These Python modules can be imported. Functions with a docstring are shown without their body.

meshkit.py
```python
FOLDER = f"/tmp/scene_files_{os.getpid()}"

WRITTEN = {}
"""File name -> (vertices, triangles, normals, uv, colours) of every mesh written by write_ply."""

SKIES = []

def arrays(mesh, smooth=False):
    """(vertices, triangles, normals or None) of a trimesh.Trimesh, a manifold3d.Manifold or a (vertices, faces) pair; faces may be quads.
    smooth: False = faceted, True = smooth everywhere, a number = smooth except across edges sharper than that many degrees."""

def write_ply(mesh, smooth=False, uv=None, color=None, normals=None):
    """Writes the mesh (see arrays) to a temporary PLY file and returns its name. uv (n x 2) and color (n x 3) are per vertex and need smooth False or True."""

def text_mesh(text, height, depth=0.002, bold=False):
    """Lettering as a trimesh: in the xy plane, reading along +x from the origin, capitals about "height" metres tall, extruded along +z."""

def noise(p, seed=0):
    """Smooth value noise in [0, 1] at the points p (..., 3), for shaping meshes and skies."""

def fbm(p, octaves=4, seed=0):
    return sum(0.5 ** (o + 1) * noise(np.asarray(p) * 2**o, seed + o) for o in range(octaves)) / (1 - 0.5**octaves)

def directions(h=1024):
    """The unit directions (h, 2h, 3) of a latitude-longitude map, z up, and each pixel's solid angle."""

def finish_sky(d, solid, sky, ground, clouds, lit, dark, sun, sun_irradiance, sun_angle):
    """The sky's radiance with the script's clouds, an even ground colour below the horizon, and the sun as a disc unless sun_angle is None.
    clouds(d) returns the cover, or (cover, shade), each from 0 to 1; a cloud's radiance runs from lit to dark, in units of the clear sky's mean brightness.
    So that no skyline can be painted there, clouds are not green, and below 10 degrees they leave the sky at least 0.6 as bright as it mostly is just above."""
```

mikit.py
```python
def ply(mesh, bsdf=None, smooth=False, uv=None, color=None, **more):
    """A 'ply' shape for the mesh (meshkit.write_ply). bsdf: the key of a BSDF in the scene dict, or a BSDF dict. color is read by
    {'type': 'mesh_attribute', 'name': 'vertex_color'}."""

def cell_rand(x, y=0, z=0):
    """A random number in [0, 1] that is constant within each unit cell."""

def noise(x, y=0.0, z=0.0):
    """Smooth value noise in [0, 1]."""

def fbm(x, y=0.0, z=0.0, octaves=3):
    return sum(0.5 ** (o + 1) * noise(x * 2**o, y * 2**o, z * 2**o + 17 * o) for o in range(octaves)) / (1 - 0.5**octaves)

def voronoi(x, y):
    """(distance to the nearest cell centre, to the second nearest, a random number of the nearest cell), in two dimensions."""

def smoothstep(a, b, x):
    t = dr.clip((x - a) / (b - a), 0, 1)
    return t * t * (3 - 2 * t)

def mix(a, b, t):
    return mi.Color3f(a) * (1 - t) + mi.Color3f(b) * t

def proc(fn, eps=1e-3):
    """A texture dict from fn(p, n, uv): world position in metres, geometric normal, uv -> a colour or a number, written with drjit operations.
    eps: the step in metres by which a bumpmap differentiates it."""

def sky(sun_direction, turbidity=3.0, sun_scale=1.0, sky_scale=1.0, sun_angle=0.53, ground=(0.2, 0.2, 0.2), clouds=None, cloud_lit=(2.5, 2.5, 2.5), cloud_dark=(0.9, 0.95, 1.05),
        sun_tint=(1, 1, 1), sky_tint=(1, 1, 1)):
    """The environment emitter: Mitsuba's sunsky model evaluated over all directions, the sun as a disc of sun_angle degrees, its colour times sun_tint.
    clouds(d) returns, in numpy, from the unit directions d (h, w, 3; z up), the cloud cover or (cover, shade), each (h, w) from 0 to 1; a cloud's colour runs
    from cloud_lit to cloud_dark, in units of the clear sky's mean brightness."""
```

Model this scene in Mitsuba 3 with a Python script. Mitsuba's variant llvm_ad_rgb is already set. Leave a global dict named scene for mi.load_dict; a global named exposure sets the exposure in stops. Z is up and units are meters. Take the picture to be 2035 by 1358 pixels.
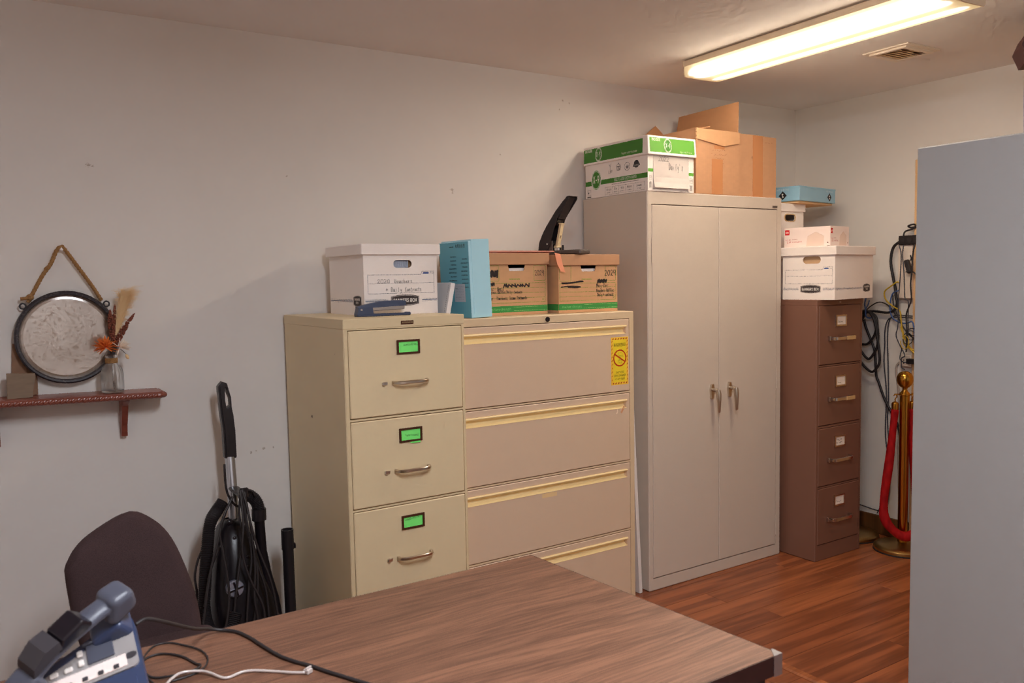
import math, random
import numpy as np, trimesh, manifold3d as m3, drjit as dr, mitsuba as mi
import mikit, meshkit
from mikit import noise, fbm, smoothstep, mix
from shapely.geometry import Polygon, LineString, Point, box as sbox
from shapely.ops import unary_union
from shapely import affinity

rng = random.Random(7)
T = mi.ScalarTransform4f
scene, labels = {}, {}

# ------------------------------------------------------------------ camera, light, exposure
CAM = np.array([0.0, -3.27345, 1.45538])
YAW, PITCH, ROLL, FPX = 0.57981, -0.07622, -0.01868, 1659.777
_f = np.array([math.sin(YAW) * math.cos(PITCH), math.cos(YAW) * math.cos(PITCH), math.sin(PITCH)])
_r = np.array([math.cos(YAW), -math.sin(YAW), 0.0])
_u = np.cross(_r, _f)
_U = -math.sin(ROLL) * _r + math.cos(ROLL) * _u
scene['camera'] = {'type': 'thinlens', 'fov': math.degrees(2 * math.atan(1017.5 / FPX)), 'fov_axis': 'x', 'aperture_radius': 0.0022, 'focus_distance': 3.4,
                   'near_clip': 0.05, 'far_clip': 50.0,
                   'to_world': T().look_at(origin=CAM.tolist(), target=(CAM + _f).tolist(), up=_U.tolist())}
exposure = 0.2
LAMP_NEAR = (98.0, 83.0, 66.0)     # radiance of the warm ceiling lamp in view
LAMP_UNSEEN = (102.0, 108.0, 118.0)     # of the unseen ceiling lamp, set to light the left wall and cabinet fronts

H = 2.411
X1 = 4.18


def srgb(r, g, b):
    c = np.array([r, g, b]) / 255.0
    return [float(v) for v in np.where(c <= 0.04045, c / 12.92, ((c + 0.055) / 1.055) ** 2.4)]


# ------------------------------------------------------------------ materials
def rgb(c):
    return {'type': 'rgb', 'value': list(c)}


def mat(name, color, rough=0.5, metallic=0.0, spec=0.5, two=False, bump=None, **kw):
    b = {'type': 'principled', 'base_color': color if isinstance(color, dict) else rgb(color), 'roughness': rough if isinstance(rough, dict) else float(rough), 'metallic': float(metallic), 'specular': float(spec), **kw}
    if bump is not None:
        b = {'type': 'bumpmap', 'scale': 1.0, 'nested_texture': bump, 'nested_bsdf': b}
    scene[name] = {'type': 'twosided', 'nested_bsdf': b}
    return name


def hgt(fn, eps=1e-3):
    return mikit.proc(fn, eps)


WALL = srgb(225, 220, 214)
SPOTS = [(.391, 1.875, .010), (.405, 1.872, .006), (1.84, 1.848, .011), (1.842, 1.835, .007), (1.096, 1.872, .005), (2.10, 2.02, .005), (2.461, 2.30, .007), (2.50, 2.29, .005), (2.44, 2.255, .006), (.91, .79, .006), (.96, .80, .007), (.93, .795, .004), (1.0, .80, .005)]


def wall_back_color(p, n, uv):
    c = mix(WALL, [v * 0.93 for v in WALL], fbm(p.x * 1.7, p.z * 1.7, p.y, 3))
    d = mi.Float(0)
    for sx, sz, r in SPOTS:
        rr = dr.sqrt(dr.square(p.x - sx) + dr.square(p.z - sz) * 1.6) + (noise(p.x * 300, p.z * 300) - .5) * r
        d = dr.maximum(d, 1 - smoothstep(r * .3, r, rr))
    return mix(c, srgb(150, 135, 118), d * .65)


def paint_bump(a, s):
    return lambda p, n, uv: a * fbm(p.x * s, p.y * s, p.z * s, 3)


mat('wall_paint', mikit.proc(wall_back_color), 0.75, spec=0.3, bump=hgt(paint_bump(.0009, 70)))
mat('end_wall_paint', mikit.proc(lambda p, n, uv: mix(WALL, [v * .93 for v in WALL], fbm(p.x * 1.7, p.z * 1.7, p.y * 1.7, 3))), 0.75, spec=0.3, bump=hgt(paint_bump(.0009, 70)))
mat('ceiling_paint', mikit.proc(lambda p, n, uv: mix(srgb(222, 218, 214), srgb(213, 207, 201), fbm(p.x * 2, p.y * 2, 0, 3))), 0.85, spec=0.2, bump=hgt(paint_bump(.0045, 45), 2e-3))


def plank_tone(dark, light, seed):
    def fn(p, n, uv):
        w = fbm(p.x * 2.2 + seed, p.y * 30 + seed, 3, 3)
        g = fbm(p.x * 7 + seed * 3, p.y * 190, seed, 3)
        s = smoothstep(.35, .75, w) * .7 + .3 * g
        c = mix(dark, light, s)
        return c * (0.9 + .2 * smoothstep(.25, .7, fbm(p.x * 3.5, p.y * 55, seed + 5, 2)))
    return fn


PLANKS = []
for i, (d, l) in enumerate([((100, 52, 30), (142, 80, 48)), ((104, 54, 31), (147, 84, 50)), ((96, 49, 28), (138, 77, 46)), ((108, 57, 32), (151, 87, 52))]):
    PLANKS.append(mat(f'plank_wood_{"abcd"[i]}', mikit.proc(plank_tone(srgb(*d), srgb(*l), i * 7.3)), 0.33, spec=0.5))
mat('joint_dark', srgb(58, 33, 20), 0.7)
mat('strip_wood', mikit.proc(plank_tone(srgb(120, 62, 30), srgb(176, 104, 60), 40.)), 0.4)
mat('dark_trim', mikit.proc(plank_tone(srgb(70, 42, 18), srgb(108, 68, 34), 20.)), 0.45)


def speckle(base, amt, s=900):
    def fn(p, n, uv):
        return mi.Color3f(base) * (1 - amt + 2 * amt * noise(p.x * s, p.y * s, p.z * s))
    return mikit.proc(fn)


def file_paint(base):
    def fn(p, n, uv):
        d = mi.Float(0)
        for sx, sy, sz, r in ((1.055, -.30, .9565, .011), (1.055, -.549, 1.205, .004), (1.446, -.635, 1.12, .003), (1.475, -.635, 1.121, .003)):
            rr = dr.sqrt(dr.square(p.x - sx) + dr.square(p.y - sy) + 3.0 * dr.square(p.z - sz + (p.y - sy) * .3)) + (noise(p.y * 500, p.z * 500) - .5) * r
            d = dr.maximum(d, 1 - smoothstep(r * .4, r * .9, rr))
        return mix(mi.Color3f(base) * (.97 + .06 * fbm(p.x * 9, p.y * 9, p.z * 9, 2)), srgb(74, 52, 36), d)
    return mikit.proc(fn)


mat('cream_paint', file_paint(srgb(208, 188, 150)), 0.42, spec=0.5)
mat('cream_drawer', speckle(srgb(214, 194, 156), .02), 0.4, spec=0.5)
mat('lateral_body', speckle(srgb(208, 184, 150), .02), 0.42)
mat('lateral_drawer', speckle(srgb(206, 180, 154), .025), 0.42)
mat('pull_cream', srgb(238, 214, 158), 0.4)
mat('putty_paint', speckle(srgb(196, 182, 168), .025), 0.4)
mat('grey_locker', speckle(srgb(154, 152, 150), .02), 0.42)
mat('brown_paint', speckle(srgb(116, 80, 65), .06), 0.42)
mat('white_board', srgb(214, 208, 204), 0.6)
mat('gap_dark', srgb(45, 36, 30), 0.8)
mat('chrome', srgb(205, 200, 195), 0.16, metallic=1.0)
mat('chrome_warm', srgb(200, 188, 172), 0.22, metallic=1.0)
mat('brass', srgb(200, 148, 62), 0.17, metallic=1.0)
mat('brass_rough', srgb(186, 152, 96), 0.34, metallic=1.0)
mat('dark_bronze', srgb(84, 52, 36), 0.35, metallic=0.6)
mat('tan_plastic', srgb(190, 156, 108), 0.5)
mat('black_plastic', srgb(30, 27, 30), 0.32)
mat('black_gloss', srgb(22, 18, 24), 0.18)
mat('black_matte', srgb(34, 29, 31), 0.6)
mat('grey_plastic', srgb(80, 70, 65), 0.45)
mat('carton_white', speckle(srgb(235, 226, 219), .015, 300), 0.7, spec=.3)
mat('paper_white', srgb(236, 230, 226), 0.75, spec=.2)
mat('sheet_paper', srgb(206, 196, 190), 0.8, spec=.1)
mat('paper_bluish', srgb(196, 203, 216), 0.75, spec=.2)
mat('paper_grey', srgb(200, 202, 208), 0.6)
mat('folder_tan', srgb(186, 152, 116), 0.75)
mat('folder_salmon', srgb(222, 146, 114), 0.7, spec=.2)


def kraft(base, amt=.07):
    def fn(p, n, uv):
        f = fbm(p.x * 40, p.y * 40, p.z * 60, 3)
        g = noise((p.x + p.y) * 320, 0, 0)
        return mi.Color3f(base) * (1 - amt + 1.4 * amt * f + .02 * g)
    return mikit.proc(fn)


mat('kraft', kraft(srgb(196, 151, 112)), 0.75, spec=.25)
mat('kraft_b', kraft(srgb(184, 139, 105)), 0.75, spec=.25)
mat('kraft_inside', kraft(srgb(194, 144, 104)), 0.78, spec=.2)
mat('kraft_edge', kraft(srgb(222, 184, 140)), 0.8, spec=.1)
mat('parcel_tape', srgb(180, 122, 80), 0.35)
mat('blue_box', speckle(srgb(168, 214, 228), .02), 0.45)
mat('blue_side', speckle(srgb(92, 160, 176), .03, 200), 0.5)
mat('ream_blue', speckle(srgb(142, 186, 208), .02), 0.35)
mat('pink_white', srgb(238, 220, 212), 0.6)
mat('navy_metal', srgb(52, 62, 86), 0.35, spec=.6)
mat('print_ink', {'type': 'mesh_attribute', 'name': 'vertex_color'}, 0.55, spec=.3)


def desk_grain(p, n, uv):
    x, y = p.x, p.y
    warp = fbm(x * 1.6, y * 5, 2, 3)
    bands = fbm(x * 1.3 + 3, (y + .11 * warp) * 40, 1, 3)
    fine = fbm(x * 14, (y + .05 * warp) * 400, 4, 2)
    t = smoothstep(.25, .75, bands) * .5 + .5 * smoothstep(.25, .75, fine)
    return mix(srgb(84, 55, 42), srgb(128, 88, 67), t)


mat('desk_laminate', mikit.proc(desk_grain), 0.42, spec=0.45)
mat('desk_edge', srgb(44, 26, 26), 0.25)
mat('desk_steel', speckle(srgb(192, 178, 150), .03), 0.45)
mat('shelf_wood', mikit.proc(lambda p, n, uv: mix(srgb(104, 50, 38), srgb(132, 70, 54), fbm(p.x * 14, p.y * 60, p.z * 60, 3))), 0.32, spec=.6)
mat('block_wood', mikit.proc(lambda p, n, uv: mix(srgb(112, 80, 56), srgb(142, 104, 76), fbm(p.x * 20, p.y * 60, p.z * 60, 3))), 0.6)
mat('block_grey', mikit.proc(lambda p, n, uv: mix(srgb(112, 94, 78), srgb(132, 112, 92), fbm(p.x * 30, p.y * 30, p.z * 90, 3))), 0.7)
mat('jute', mikit.proc(lambda p, n, uv: mix(srgb(120, 86, 52), srgb(172, 132, 88), noise(p.x * 400, p.y * 400, p.z * 400))), 0.9, spec=.1)
mat('frame_black', mikit.proc(lambda p, n, uv: mix(srgb(38, 34, 40), srgb(74, 66, 66), smoothstep(.62, .8, noise(p.x * 220, p.y * 220, p.z * 220)))), 0.5)


def dust(p, n, uv):
    return .38 + .34 * fbm(p.x * 9, p.z * 9, 1, 3) + .25 * smoothstep(.72, .8, noise(p.x * 160, p.z * 160))


scene['mirror_glass'] = {'type': 'twosided', 'nested_bsdf': {'type': 'blendbsdf', 'weight': mikit.proc(dust),
                         'a': {'type': 'roughconductor', 'alpha': 0.04, 'specular_reflectance': rgb((.80, .76, .72))},
                         'b': {'type': 'diffuse', 'reflectance': rgb(srgb(150, 130, 114))}}}
scene['clear_glass'] = {'type': 'thindielectric', 'int_ior': 1.5}
mat('clear_plastic', srgb(188, 176, 170), 0.2, spec=.7)


def twill(p, n, uv):
    k = noise(p.x * 700, p.y * 700, p.z * 700)
    return mix(srgb(48, 36, 38), srgb(78, 60, 60), k * .7 + .3 * fbm(p.x * 12, p.y * 12, p.z * 12, 2))


mat('chair_fabric', mikit.proc(twill), 0.9, spec=.15, sheen=.4)
mat('velvet', mikit.proc(lambda p, n, uv: mix(srgb(126, 8, 14), srgb(170, 16, 20), noise(p.x * 90, p.y * 90, p.z * 25))), 0.75, spec=.2, sheen=.8)
mat('phone_blue', srgb(50, 60, 88), 0.36)
mat('phone_grey', srgb(72, 74, 86), 0.4)
mat('phone_silver', srgb(146, 140, 138), 0.4)
mat('phone_dark', srgb(52, 48, 52), 0.5)
mat('tube_steel', srgb(190, 192, 198), 0.24, metallic=.9)
mat('vacuum_black', srgb(24, 20, 24), 0.3, spec=.3)
mat('badge_silver', srgb(168, 174, 192), 0.28, metallic=.7)
mat('cord_black', srgb(38, 33, 34), 0.5)
mat('cable_black', srgb(30, 28, 31), 0.45)
mat('cable_navy', srgb(52, 54, 66), 0.5)
mat('cable_blue', srgb(62, 92, 150), 0.5)
mat('cable_yellow', srgb(196, 162, 40), 0.5)
mat('cable_grey', srgb(170, 158, 150), 0.5)
mat('panel_white', srgb(226, 212, 198), 0.5)
mat('casing_wood', mikit.proc(lambda p, n, uv: mix(srgb(208, 168, 122), srgb(226, 188, 142), fbm(p.x * 30, p.y * 30, p.z * 3, 3))), 0.5)
mat('door_wood', mikit.proc(lambda p, n, uv: mix(srgb(190, 150, 104), srgb(208, 168, 122), fbm(p.x * 30, p.y * 30, p.z * 3, 3))), 0.5)
mat('lamp_white', srgb(226, 206, 178), 0.5)
mat('vent_white', srgb(226, 214, 196), 0.5)
mat('vent_dirty', mikit.proc(lambda p, n, uv: mix(srgb(206, 180, 140), srgb(98, 66, 40), smoothstep(.50, .66, fbm(p.x * 22, p.y * 22, p.z * 5, 3)))), 0.8)
mat('speaker_brown', srgb(58, 26, 26), 0.6)
mat('pampas', srgb(226, 196, 150), 0.9, spec=.1)
mat('millet', mikit.proc(lambda p, n, uv: mix(srgb(92, 46, 34), srgb(138, 74, 52), noise(p.x * 500, p.y * 500, p.z * 500))), 0.8)
mat('purple_leaf', srgb(102, 78, 92), 0.8)
mat('orange_petal', mikit.proc(lambda p, n, uv: mix(srgb(196, 90, 30), srgb(232, 132, 58), noise(p.x * 200, p.y * 200, p.z * 200))), 0.8)
mat('cream_petal', srgb(232, 216, 196), 0.8)
mat('stem_brown', srgb(62, 46, 34), 0.8)
mat('pin_white', srgb(235, 232, 230), 0.3)
scene['water'] = None
del scene['water']


# ------------------------------------------------------------------ geometry helpers
def V(*a):
    return np.array(a, float)


def tm(man):
    m = man.to_mesh()
    return trimesh.Trimesh(np.array(m.vert_properties[:, :3], float), np.array(m.tri_verts, int), process=False)


def man(mesh):
    return m3.Manifold(m3.Mesh(vert_properties=np.asarray(mesh.vertices, np.float32), tri_verts=np.asarray(mesh.faces, np.uint32)))


def hullpts(p):
    return trimesh.convex.convex_hull(np.asarray(p, float))


def bx(x0, x1, y0, y1, z0, z1, b=.0015):
    """A box with chamfered edges."""
    b = min(b, (x1 - x0) * .4, (y1 - y0) * .4, (z1 - z0) * .4)
    if b <= 0:
        return trimesh.creation.box(bounds=[[x0, y0, z0], [x1, y1, z1]])
    pts = []
    for sx, x in ((1, x0), (-1, x1)):
        for sy, y in ((1, y0), (-1, y1)):
            for sz, z in ((1, z0), (-1, z1)):
                pts += [(x, y + sy * b, z + sz * b), (x + sx * b, y, z + sz * b), (x + sx * b, y + sy * b, z)]
    return hullpts(pts)


def raw(x0, x1, y0, y1, z0, z1):
    return trimesh.creation.box(bounds=[[x0, y0, z0], [x1, y1, z1]])


def cut(a, *bs):
    r = man(a)
    for b in bs:
        r = r - man(b)
    return tm(r)


def join(*ms):
    return trimesh.util.concatenate([m for m in ms if m is not None])


def mv(mesh, M):
    m = mesh.copy()
    m.apply_transform(M)
    return m


def tr(x, y, z, rz=0.0, ry=0.0, rx=0.0):
    R = trimesh.transformations.euler_matrix(math.radians(rx), math.radians(ry), math.radians(rz), 'sxyz')
    R[:3, 3] = (x, y, z)
    return R


def frame(o, ex, ey, ez):
    M = np.eye(4)
    for i, e in enumerate((ex, ey, ez)):
        M[:3, i] = np.asarray(e, float) / np.linalg.norm(e)
    M[:3, 3] = o
    return M


def spline(pts, n=8):
    """Catmull-Rom through the points."""
    P = np.asarray(pts, float)
    if len(P) < 3:
        return P
    Q = np.vstack([2 * P[0] - P[1], P, 2 * P[-1] - P[-2]])
    out = []
    for i in range(1, len(Q) - 2):
        for t in np.linspace(0, 1, n, endpoint=False):
            a, b, c, d = Q[i - 1], Q[i], Q[i + 1], Q[i + 2]
            out.append(.5 * (2 * b + (c - a) * t + (2 * a - 5 * b + 4 * c - d) * t * t + (3 * b - a - 3 * c + d) * t ** 3))
    return np.array(out + [P[-1]])


def tube(pts, r, n=8, cap=True, ribs=None):
    """A tube along the points; r a number or one per point."""
    P = np.asarray(pts, float)
    R = np.broadcast_to(np.asarray(r, float), (len(P),))
    t = np.gradient(P, axis=0)
    t /= np.maximum(np.linalg.norm(t, axis=1, keepdims=True), 1e-9)
    a = np.cross(t[0], [0, 0, 1] if abs(t[0][2]) < .9 else [1, 0, 0])
    a /= np.linalg.norm(a)
    ang = np.arange(n) * 2 * np.pi / n
    v = []
    for i in range(len(P)):
        a = a - t[i] * (a @ t[i])
        a /= max(np.linalg.norm(a), 1e-9)
        b = np.cross(t[i], a)
        v.append(P[i] + R[i] * (np.cos(ang)[:, None] * a + np.sin(ang)[:, None] * b))
    v = np.vstack(v)
    f = []
    for i in range(len(P) - 1):
        for k in range(n):
            q = [i * n + k, i * n + (k + 1) % n, (i + 1) * n + (k + 1) % n, (i + 1) * n + k]
            f += [(q[0], q[1], q[2]), (q[0], q[2], q[3])]
    if cap:
        v = np.vstack([v, P[0], P[-1]])
        c0, c1 = len(v) - 2, len(v) - 1
        m = (len(P) - 1) * n
        f += [(c0, (k + 1) % n, k) for k in range(n)] + [(c1, m + k, m + (k + 1) % n) for k in range(n)]
    return trimesh.Trimesh(v, np.array(f), process=False)


def cyl(p0, p1, r, r1=None, n=20):
    return tube([p0, p1], [r, r if r1 is None else r1], n)


def lathe(profile, n=36, c=(0, 0, 0)):
    """A solid of revolution about z from (r, z) pairs, bottom to top."""
    P = np.asarray(profile, float)
    ang = np.arange(n) * 2 * np.pi / n
    v = np.vstack([np.stack([r * np.cos(ang), r * np.sin(ang), ang * 0 + z], 1) for r, z in P])
    f = []
    for i in range(len(P) - 1):
        for k in range(n):
            a, b, d, e = i * n + k, i * n + (k + 1) % n, (i + 1) * n + (k + 1) % n, (i + 1) * n + k
            f += [(a, b, d), (a, d, e)]
    v = np.vstack([v, [0, 0, P[0][1]], [0, 0, P[-1][1]]])
    m = (len(P) - 1) * n
    f += [(len(v) - 2, (k + 1) % n, k) for k in range(n)] + [(len(v) - 1, m + k, m + (k + 1) % n) for k in range(n)]
    return trimesh.Trimesh(v + np.asarray(c), np.array(f), process=False)


def prism(poly, h, M=None):
    """Extrude a 2-d polygon (x, y) along z by h, then apply M."""
    p = poly if isinstance(poly, Polygon) else Polygon(poly)
    if hasattr(p, 'geoms'):
        p = max(p.geoms, key=lambda g: g.area)
    m = trimesh.creation.extrude_polygon(p, h, engine='earcut')
    return m if M is None else mv(m, M)


def sweep(pts, prof, up=(0, 0, 1)):
    """Sweep a closed profile (side, up) along the points."""
    P = np.asarray(pts, float)
    prof = np.asarray(prof, float)
    n = len(prof)
    t = np.gradient(P, axis=0)
    t /= np.linalg.norm(t, axis=1, keepdims=True)
    up = np.asarray(up, float)
    v = []
    for i in range(len(P)):
        s = np.cross(up, t[i])
        s /= np.linalg.norm(s)
        w = np.cross(t[i], s)
        v.append(P[i] + prof[:, :1] * s + prof[:, 1:] * w)
    v = np.vstack(v)
    f = []
    for i in range(len(P) - 1):
        for k in range(n):
            a, b, c, d = i * n + k, i * n + (k + 1) % n, (i + 1) * n + (k + 1) % n, (i + 1) * n + k
            f += [(a, b, c), (a, c, d)]
    v = np.vstack([v, P[0] + prof[:, 0].mean() * 0, P[-1]])
    m = (len(P) - 1) * n
    f += [(len(v) - 2, (k + 1) % n, k) for k in range(n)] + [(len(v) - 1, m + k, m + (k + 1) % n) for k in range(n)]
    mm = trimesh.Trimesh(v, np.array(f), process=False)
    mm.fix_normals()
    return mm


def rrect(w, h, r, cx=0, cy=0):
    return sbox(cx - w / 2 + r, cy - h / 2 + r, cx + w / 2 - r, cy + h / 2 - r).buffer(r, quad_segs=6)


def rounded(mesh_or_pts, r, n=2):
    """Hull of small spheres at the points: a pillow-edged solid."""
    s = trimesh.creation.icosphere(subdivisions=n, radius=r).vertices
    P = np.asarray(mesh_or_pts, float)
    return hullpts((P[:, None, :] + s[None]).reshape(-1, 3))


# ------------------------------------------------------------------ scene entries
def number(name):
    k, i = name, 0
    while k in scene or k in labels or any(s.startswith(k + '__') for s in scene):
        i += 1
        k = f'{name}_{i:03d}'
    return k


def thing(name, label, cat, group=None):
    k = number(name)
    labels[k] = {'label': label, 'category': cat}
    if group:
        labels[k]['group'] = group
    return k


def part(parent, name, mesh, m, smooth=35, label=None, M=None, color=None, kind=None):
    k = number(parent + '__' + name)
    if M is not None:
        mesh = mv(mesh, M)
    scene[k] = mikit.ply(mesh, m, smooth=False if color is not None else smooth, **({'color': color} if color is not None else {}))
    if label or kind:
        labels[k] = {}
        if label:
            labels[k]['label'] = label
        if kind:
            labels[k]['kind'] = kind
    return k


def solo(name, mesh, m, label, cat, group=None, smooth=35, M=None):
    k = thing(name, label, cat, group)
    if M is not None:
        mesh = mv(mesh, M)
    scene[k] = mikit.ply(mesh, m, smooth=smooth)
    return k


def struct(name, mesh, m, smooth=False, label=None):
    scene[name] = mikit.ply(mesh, m, smooth=smooth)
    labels[name] = {'kind': 'structure', **({'label': label} if label else {})}
    return name


# ------------------------------------------------------------------ flat print: coloured polygons on a surface, one mesh
HAND = {  # single-stroke letters on a 4 x 6 grid
    '0': [[(2, 0), (.5, 1.5), (.5, 4.5), (2, 6), (3.5, 4.5), (3.5, 1.5), (2, 0)]], '2': [[(.5, 4.8), (1.6, 6), (3.2, 5.2), (2.8, 3.4), (.3, .2), (1.4, .7), (3.8, 0)]],
    '4': [[(1, 6), (.6, 3), (3.4, 3.2)], [(3.3, 6), (3.1, 0)]], '1': [[(2, 6), (2, 0)]], '9': [[(3.4, 5), (2, 6), (.8, 4.6), (2, 3.2), (3.4, 5), (3, 0)]],
    '+': [[(2, 5), (2, .6)], [(.4, 2.8), (3.6, 2.9)]], '-': [[(.6, 2.6), (3.4, 2.8)]], "'": [[(1.2, 6.2), (.9, 4.8)]], ',': [[(1, .4), (.6, -1)]],
    'V': [[(.2, 6), (1.6, 0), (3.8, 6)]], 'D': [[(.7, 0), (.7, 6), (2.8, 5.4), (3.8, 3.2), (2.6, .5), (.5, 0)]], 'C': [[(3.6, 5.2), (2.2, 6), (.6, 4), (.6, 1.6), (2, 0), (3.6, .8)]],
    'M': [[(.2, 0), (.8, 6), (2, 2), (3.2, 6), (4, 0)]], 'U': [[(.4, 6), (.5, 1.2), (1.8, 0), (3.2, 1), (3.5, 6)]], 'R': [[(.6, 0), (.7, 6), (3, 5.4), (2.8, 3.6), (.8, 3), (3.6, 0)]], 'T': [[(.2, 6), (3.8, 6)], [(2, 6), (2, 0)]],
    'P': [[(.6, 0), (.8, 6), (3, 5.4), (2.9, 3.5), (.8, 3)]], 'A': [[(.2, 0), (2, 6), (3.6, 0)], [(1, 2.2), (3, 2.2)]], 'I': [[(2, 6), (2, 0)], [(1, 6), (3, 6)], [(1, 0), (3, 0)]], 'S': [[(3.4, 5.2), (2, 6), (.8, 4.6), (3, 2), (2, 0), (.4, .8)]], 'F': [[(3.5, 6), (.7, 6), (.7, 0)], [(.7, 3), (2.8, 3.1)]],
    'a': [[(3, 3.4), (1.4, 3.8), (.6, 1.6), (1.6, 0), (3, 2), (3, 3.6), (3.2, .3), (3.9, .2)]], 'b': [[(.8, 6), (.8, 0), (2.6, .2), (3, 2.4), (.9, 2.8)]], 'c': [[(3.2, 3.2), (1.6, 3.8), (.7, 1.6), (1.8, 0), (3.4, .6)]],
    'd': [[(3, 2.8), (1.4, 3.6), (.7, 1.2), (1.8, 0), (3, 1.6)], [(3.2, 6), (3, .3)]], 'e': [[(.8, 1.8), (3, 2.2), (2.4, 3.7), (.9, 2.6), (1.2, .2), (3.5, .5)]], 'f': [[(3.2, 5.6), (2, 6), (1.6, 0)], [(.6, 3.4), (3, 3.5)]], 'g': [[(3, 3.4), (1.4, 3.6), (.9, 1.4), (2.8, 1.4), (3, 3.6), (2.8, -1.6), (.8, -1.8)]],
    'h': [[(.8, 6), (.8, 0)], [(.8, 2.4), (2.4, 3.6), (3.2, 0)]], 'i': [[(1.6, 3.6), (1.8, 0)], [(1.6, 5), (1.7, 4.7)]], 'k': [[(.8, 6), (.8, 0)], [(3, 3.6), (.9, 1.8), (3.2, 0)]], 'l': [[(1.8, 6), (1.6, .5), (2.6, 0)]], 'm': [[(.2, 0), (.5, 3.6), (1.6, 3.2), (1.8, 0), (2.2, 3.2), (3.4, 3), (3.7, 0)]],
    'n': [[(.6, 0), (.6, 3.6), (2.6, 3.4), (3.2, 0)]], 'o': [[(2, 3.8), (.7, 2), (1.8, 0), (3.3, 1.8), (2, 3.8)]], 'p': [[(.8, 3.4), (.8, -2)], [(.8, 3), (2.8, 3.4), (2.8, .8), (.9, .6)]], 'r': [[(.8, 3.6), (1, 0), (1.2, 2.6), (3, 3.6)]], 's': [[(3, 3.2), (1.6, 3.8), (1, 2.6), (3, 1.2), (2.2, 0), (.7, .4)]],
    't': [[(1.8, 5.6), (1.7, .4), (2.8, .1)], [(.5, 3.7), (3.2, 3.8)]], 'u': [[(.6, 3.6), (.8, .4), (2.4, .2), (3.1, 3.6), (3.2, 0)]], 'w': [[(.2, 3.6), (1, 0), (2, 2.8), (2.8, 0), (3.8, 3.6)]], 'y': [[(.7, 3.6), (1.2, 1.4), (2.9, 1.6)], [(3.1, 3.6), (2.6, -1.4), (1, -2)]], 'x': [[(.6, 3.6), (3.2, 0)], [(3.2, 3.6), (.6, 0)]]}
_TEXT = {}


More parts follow.
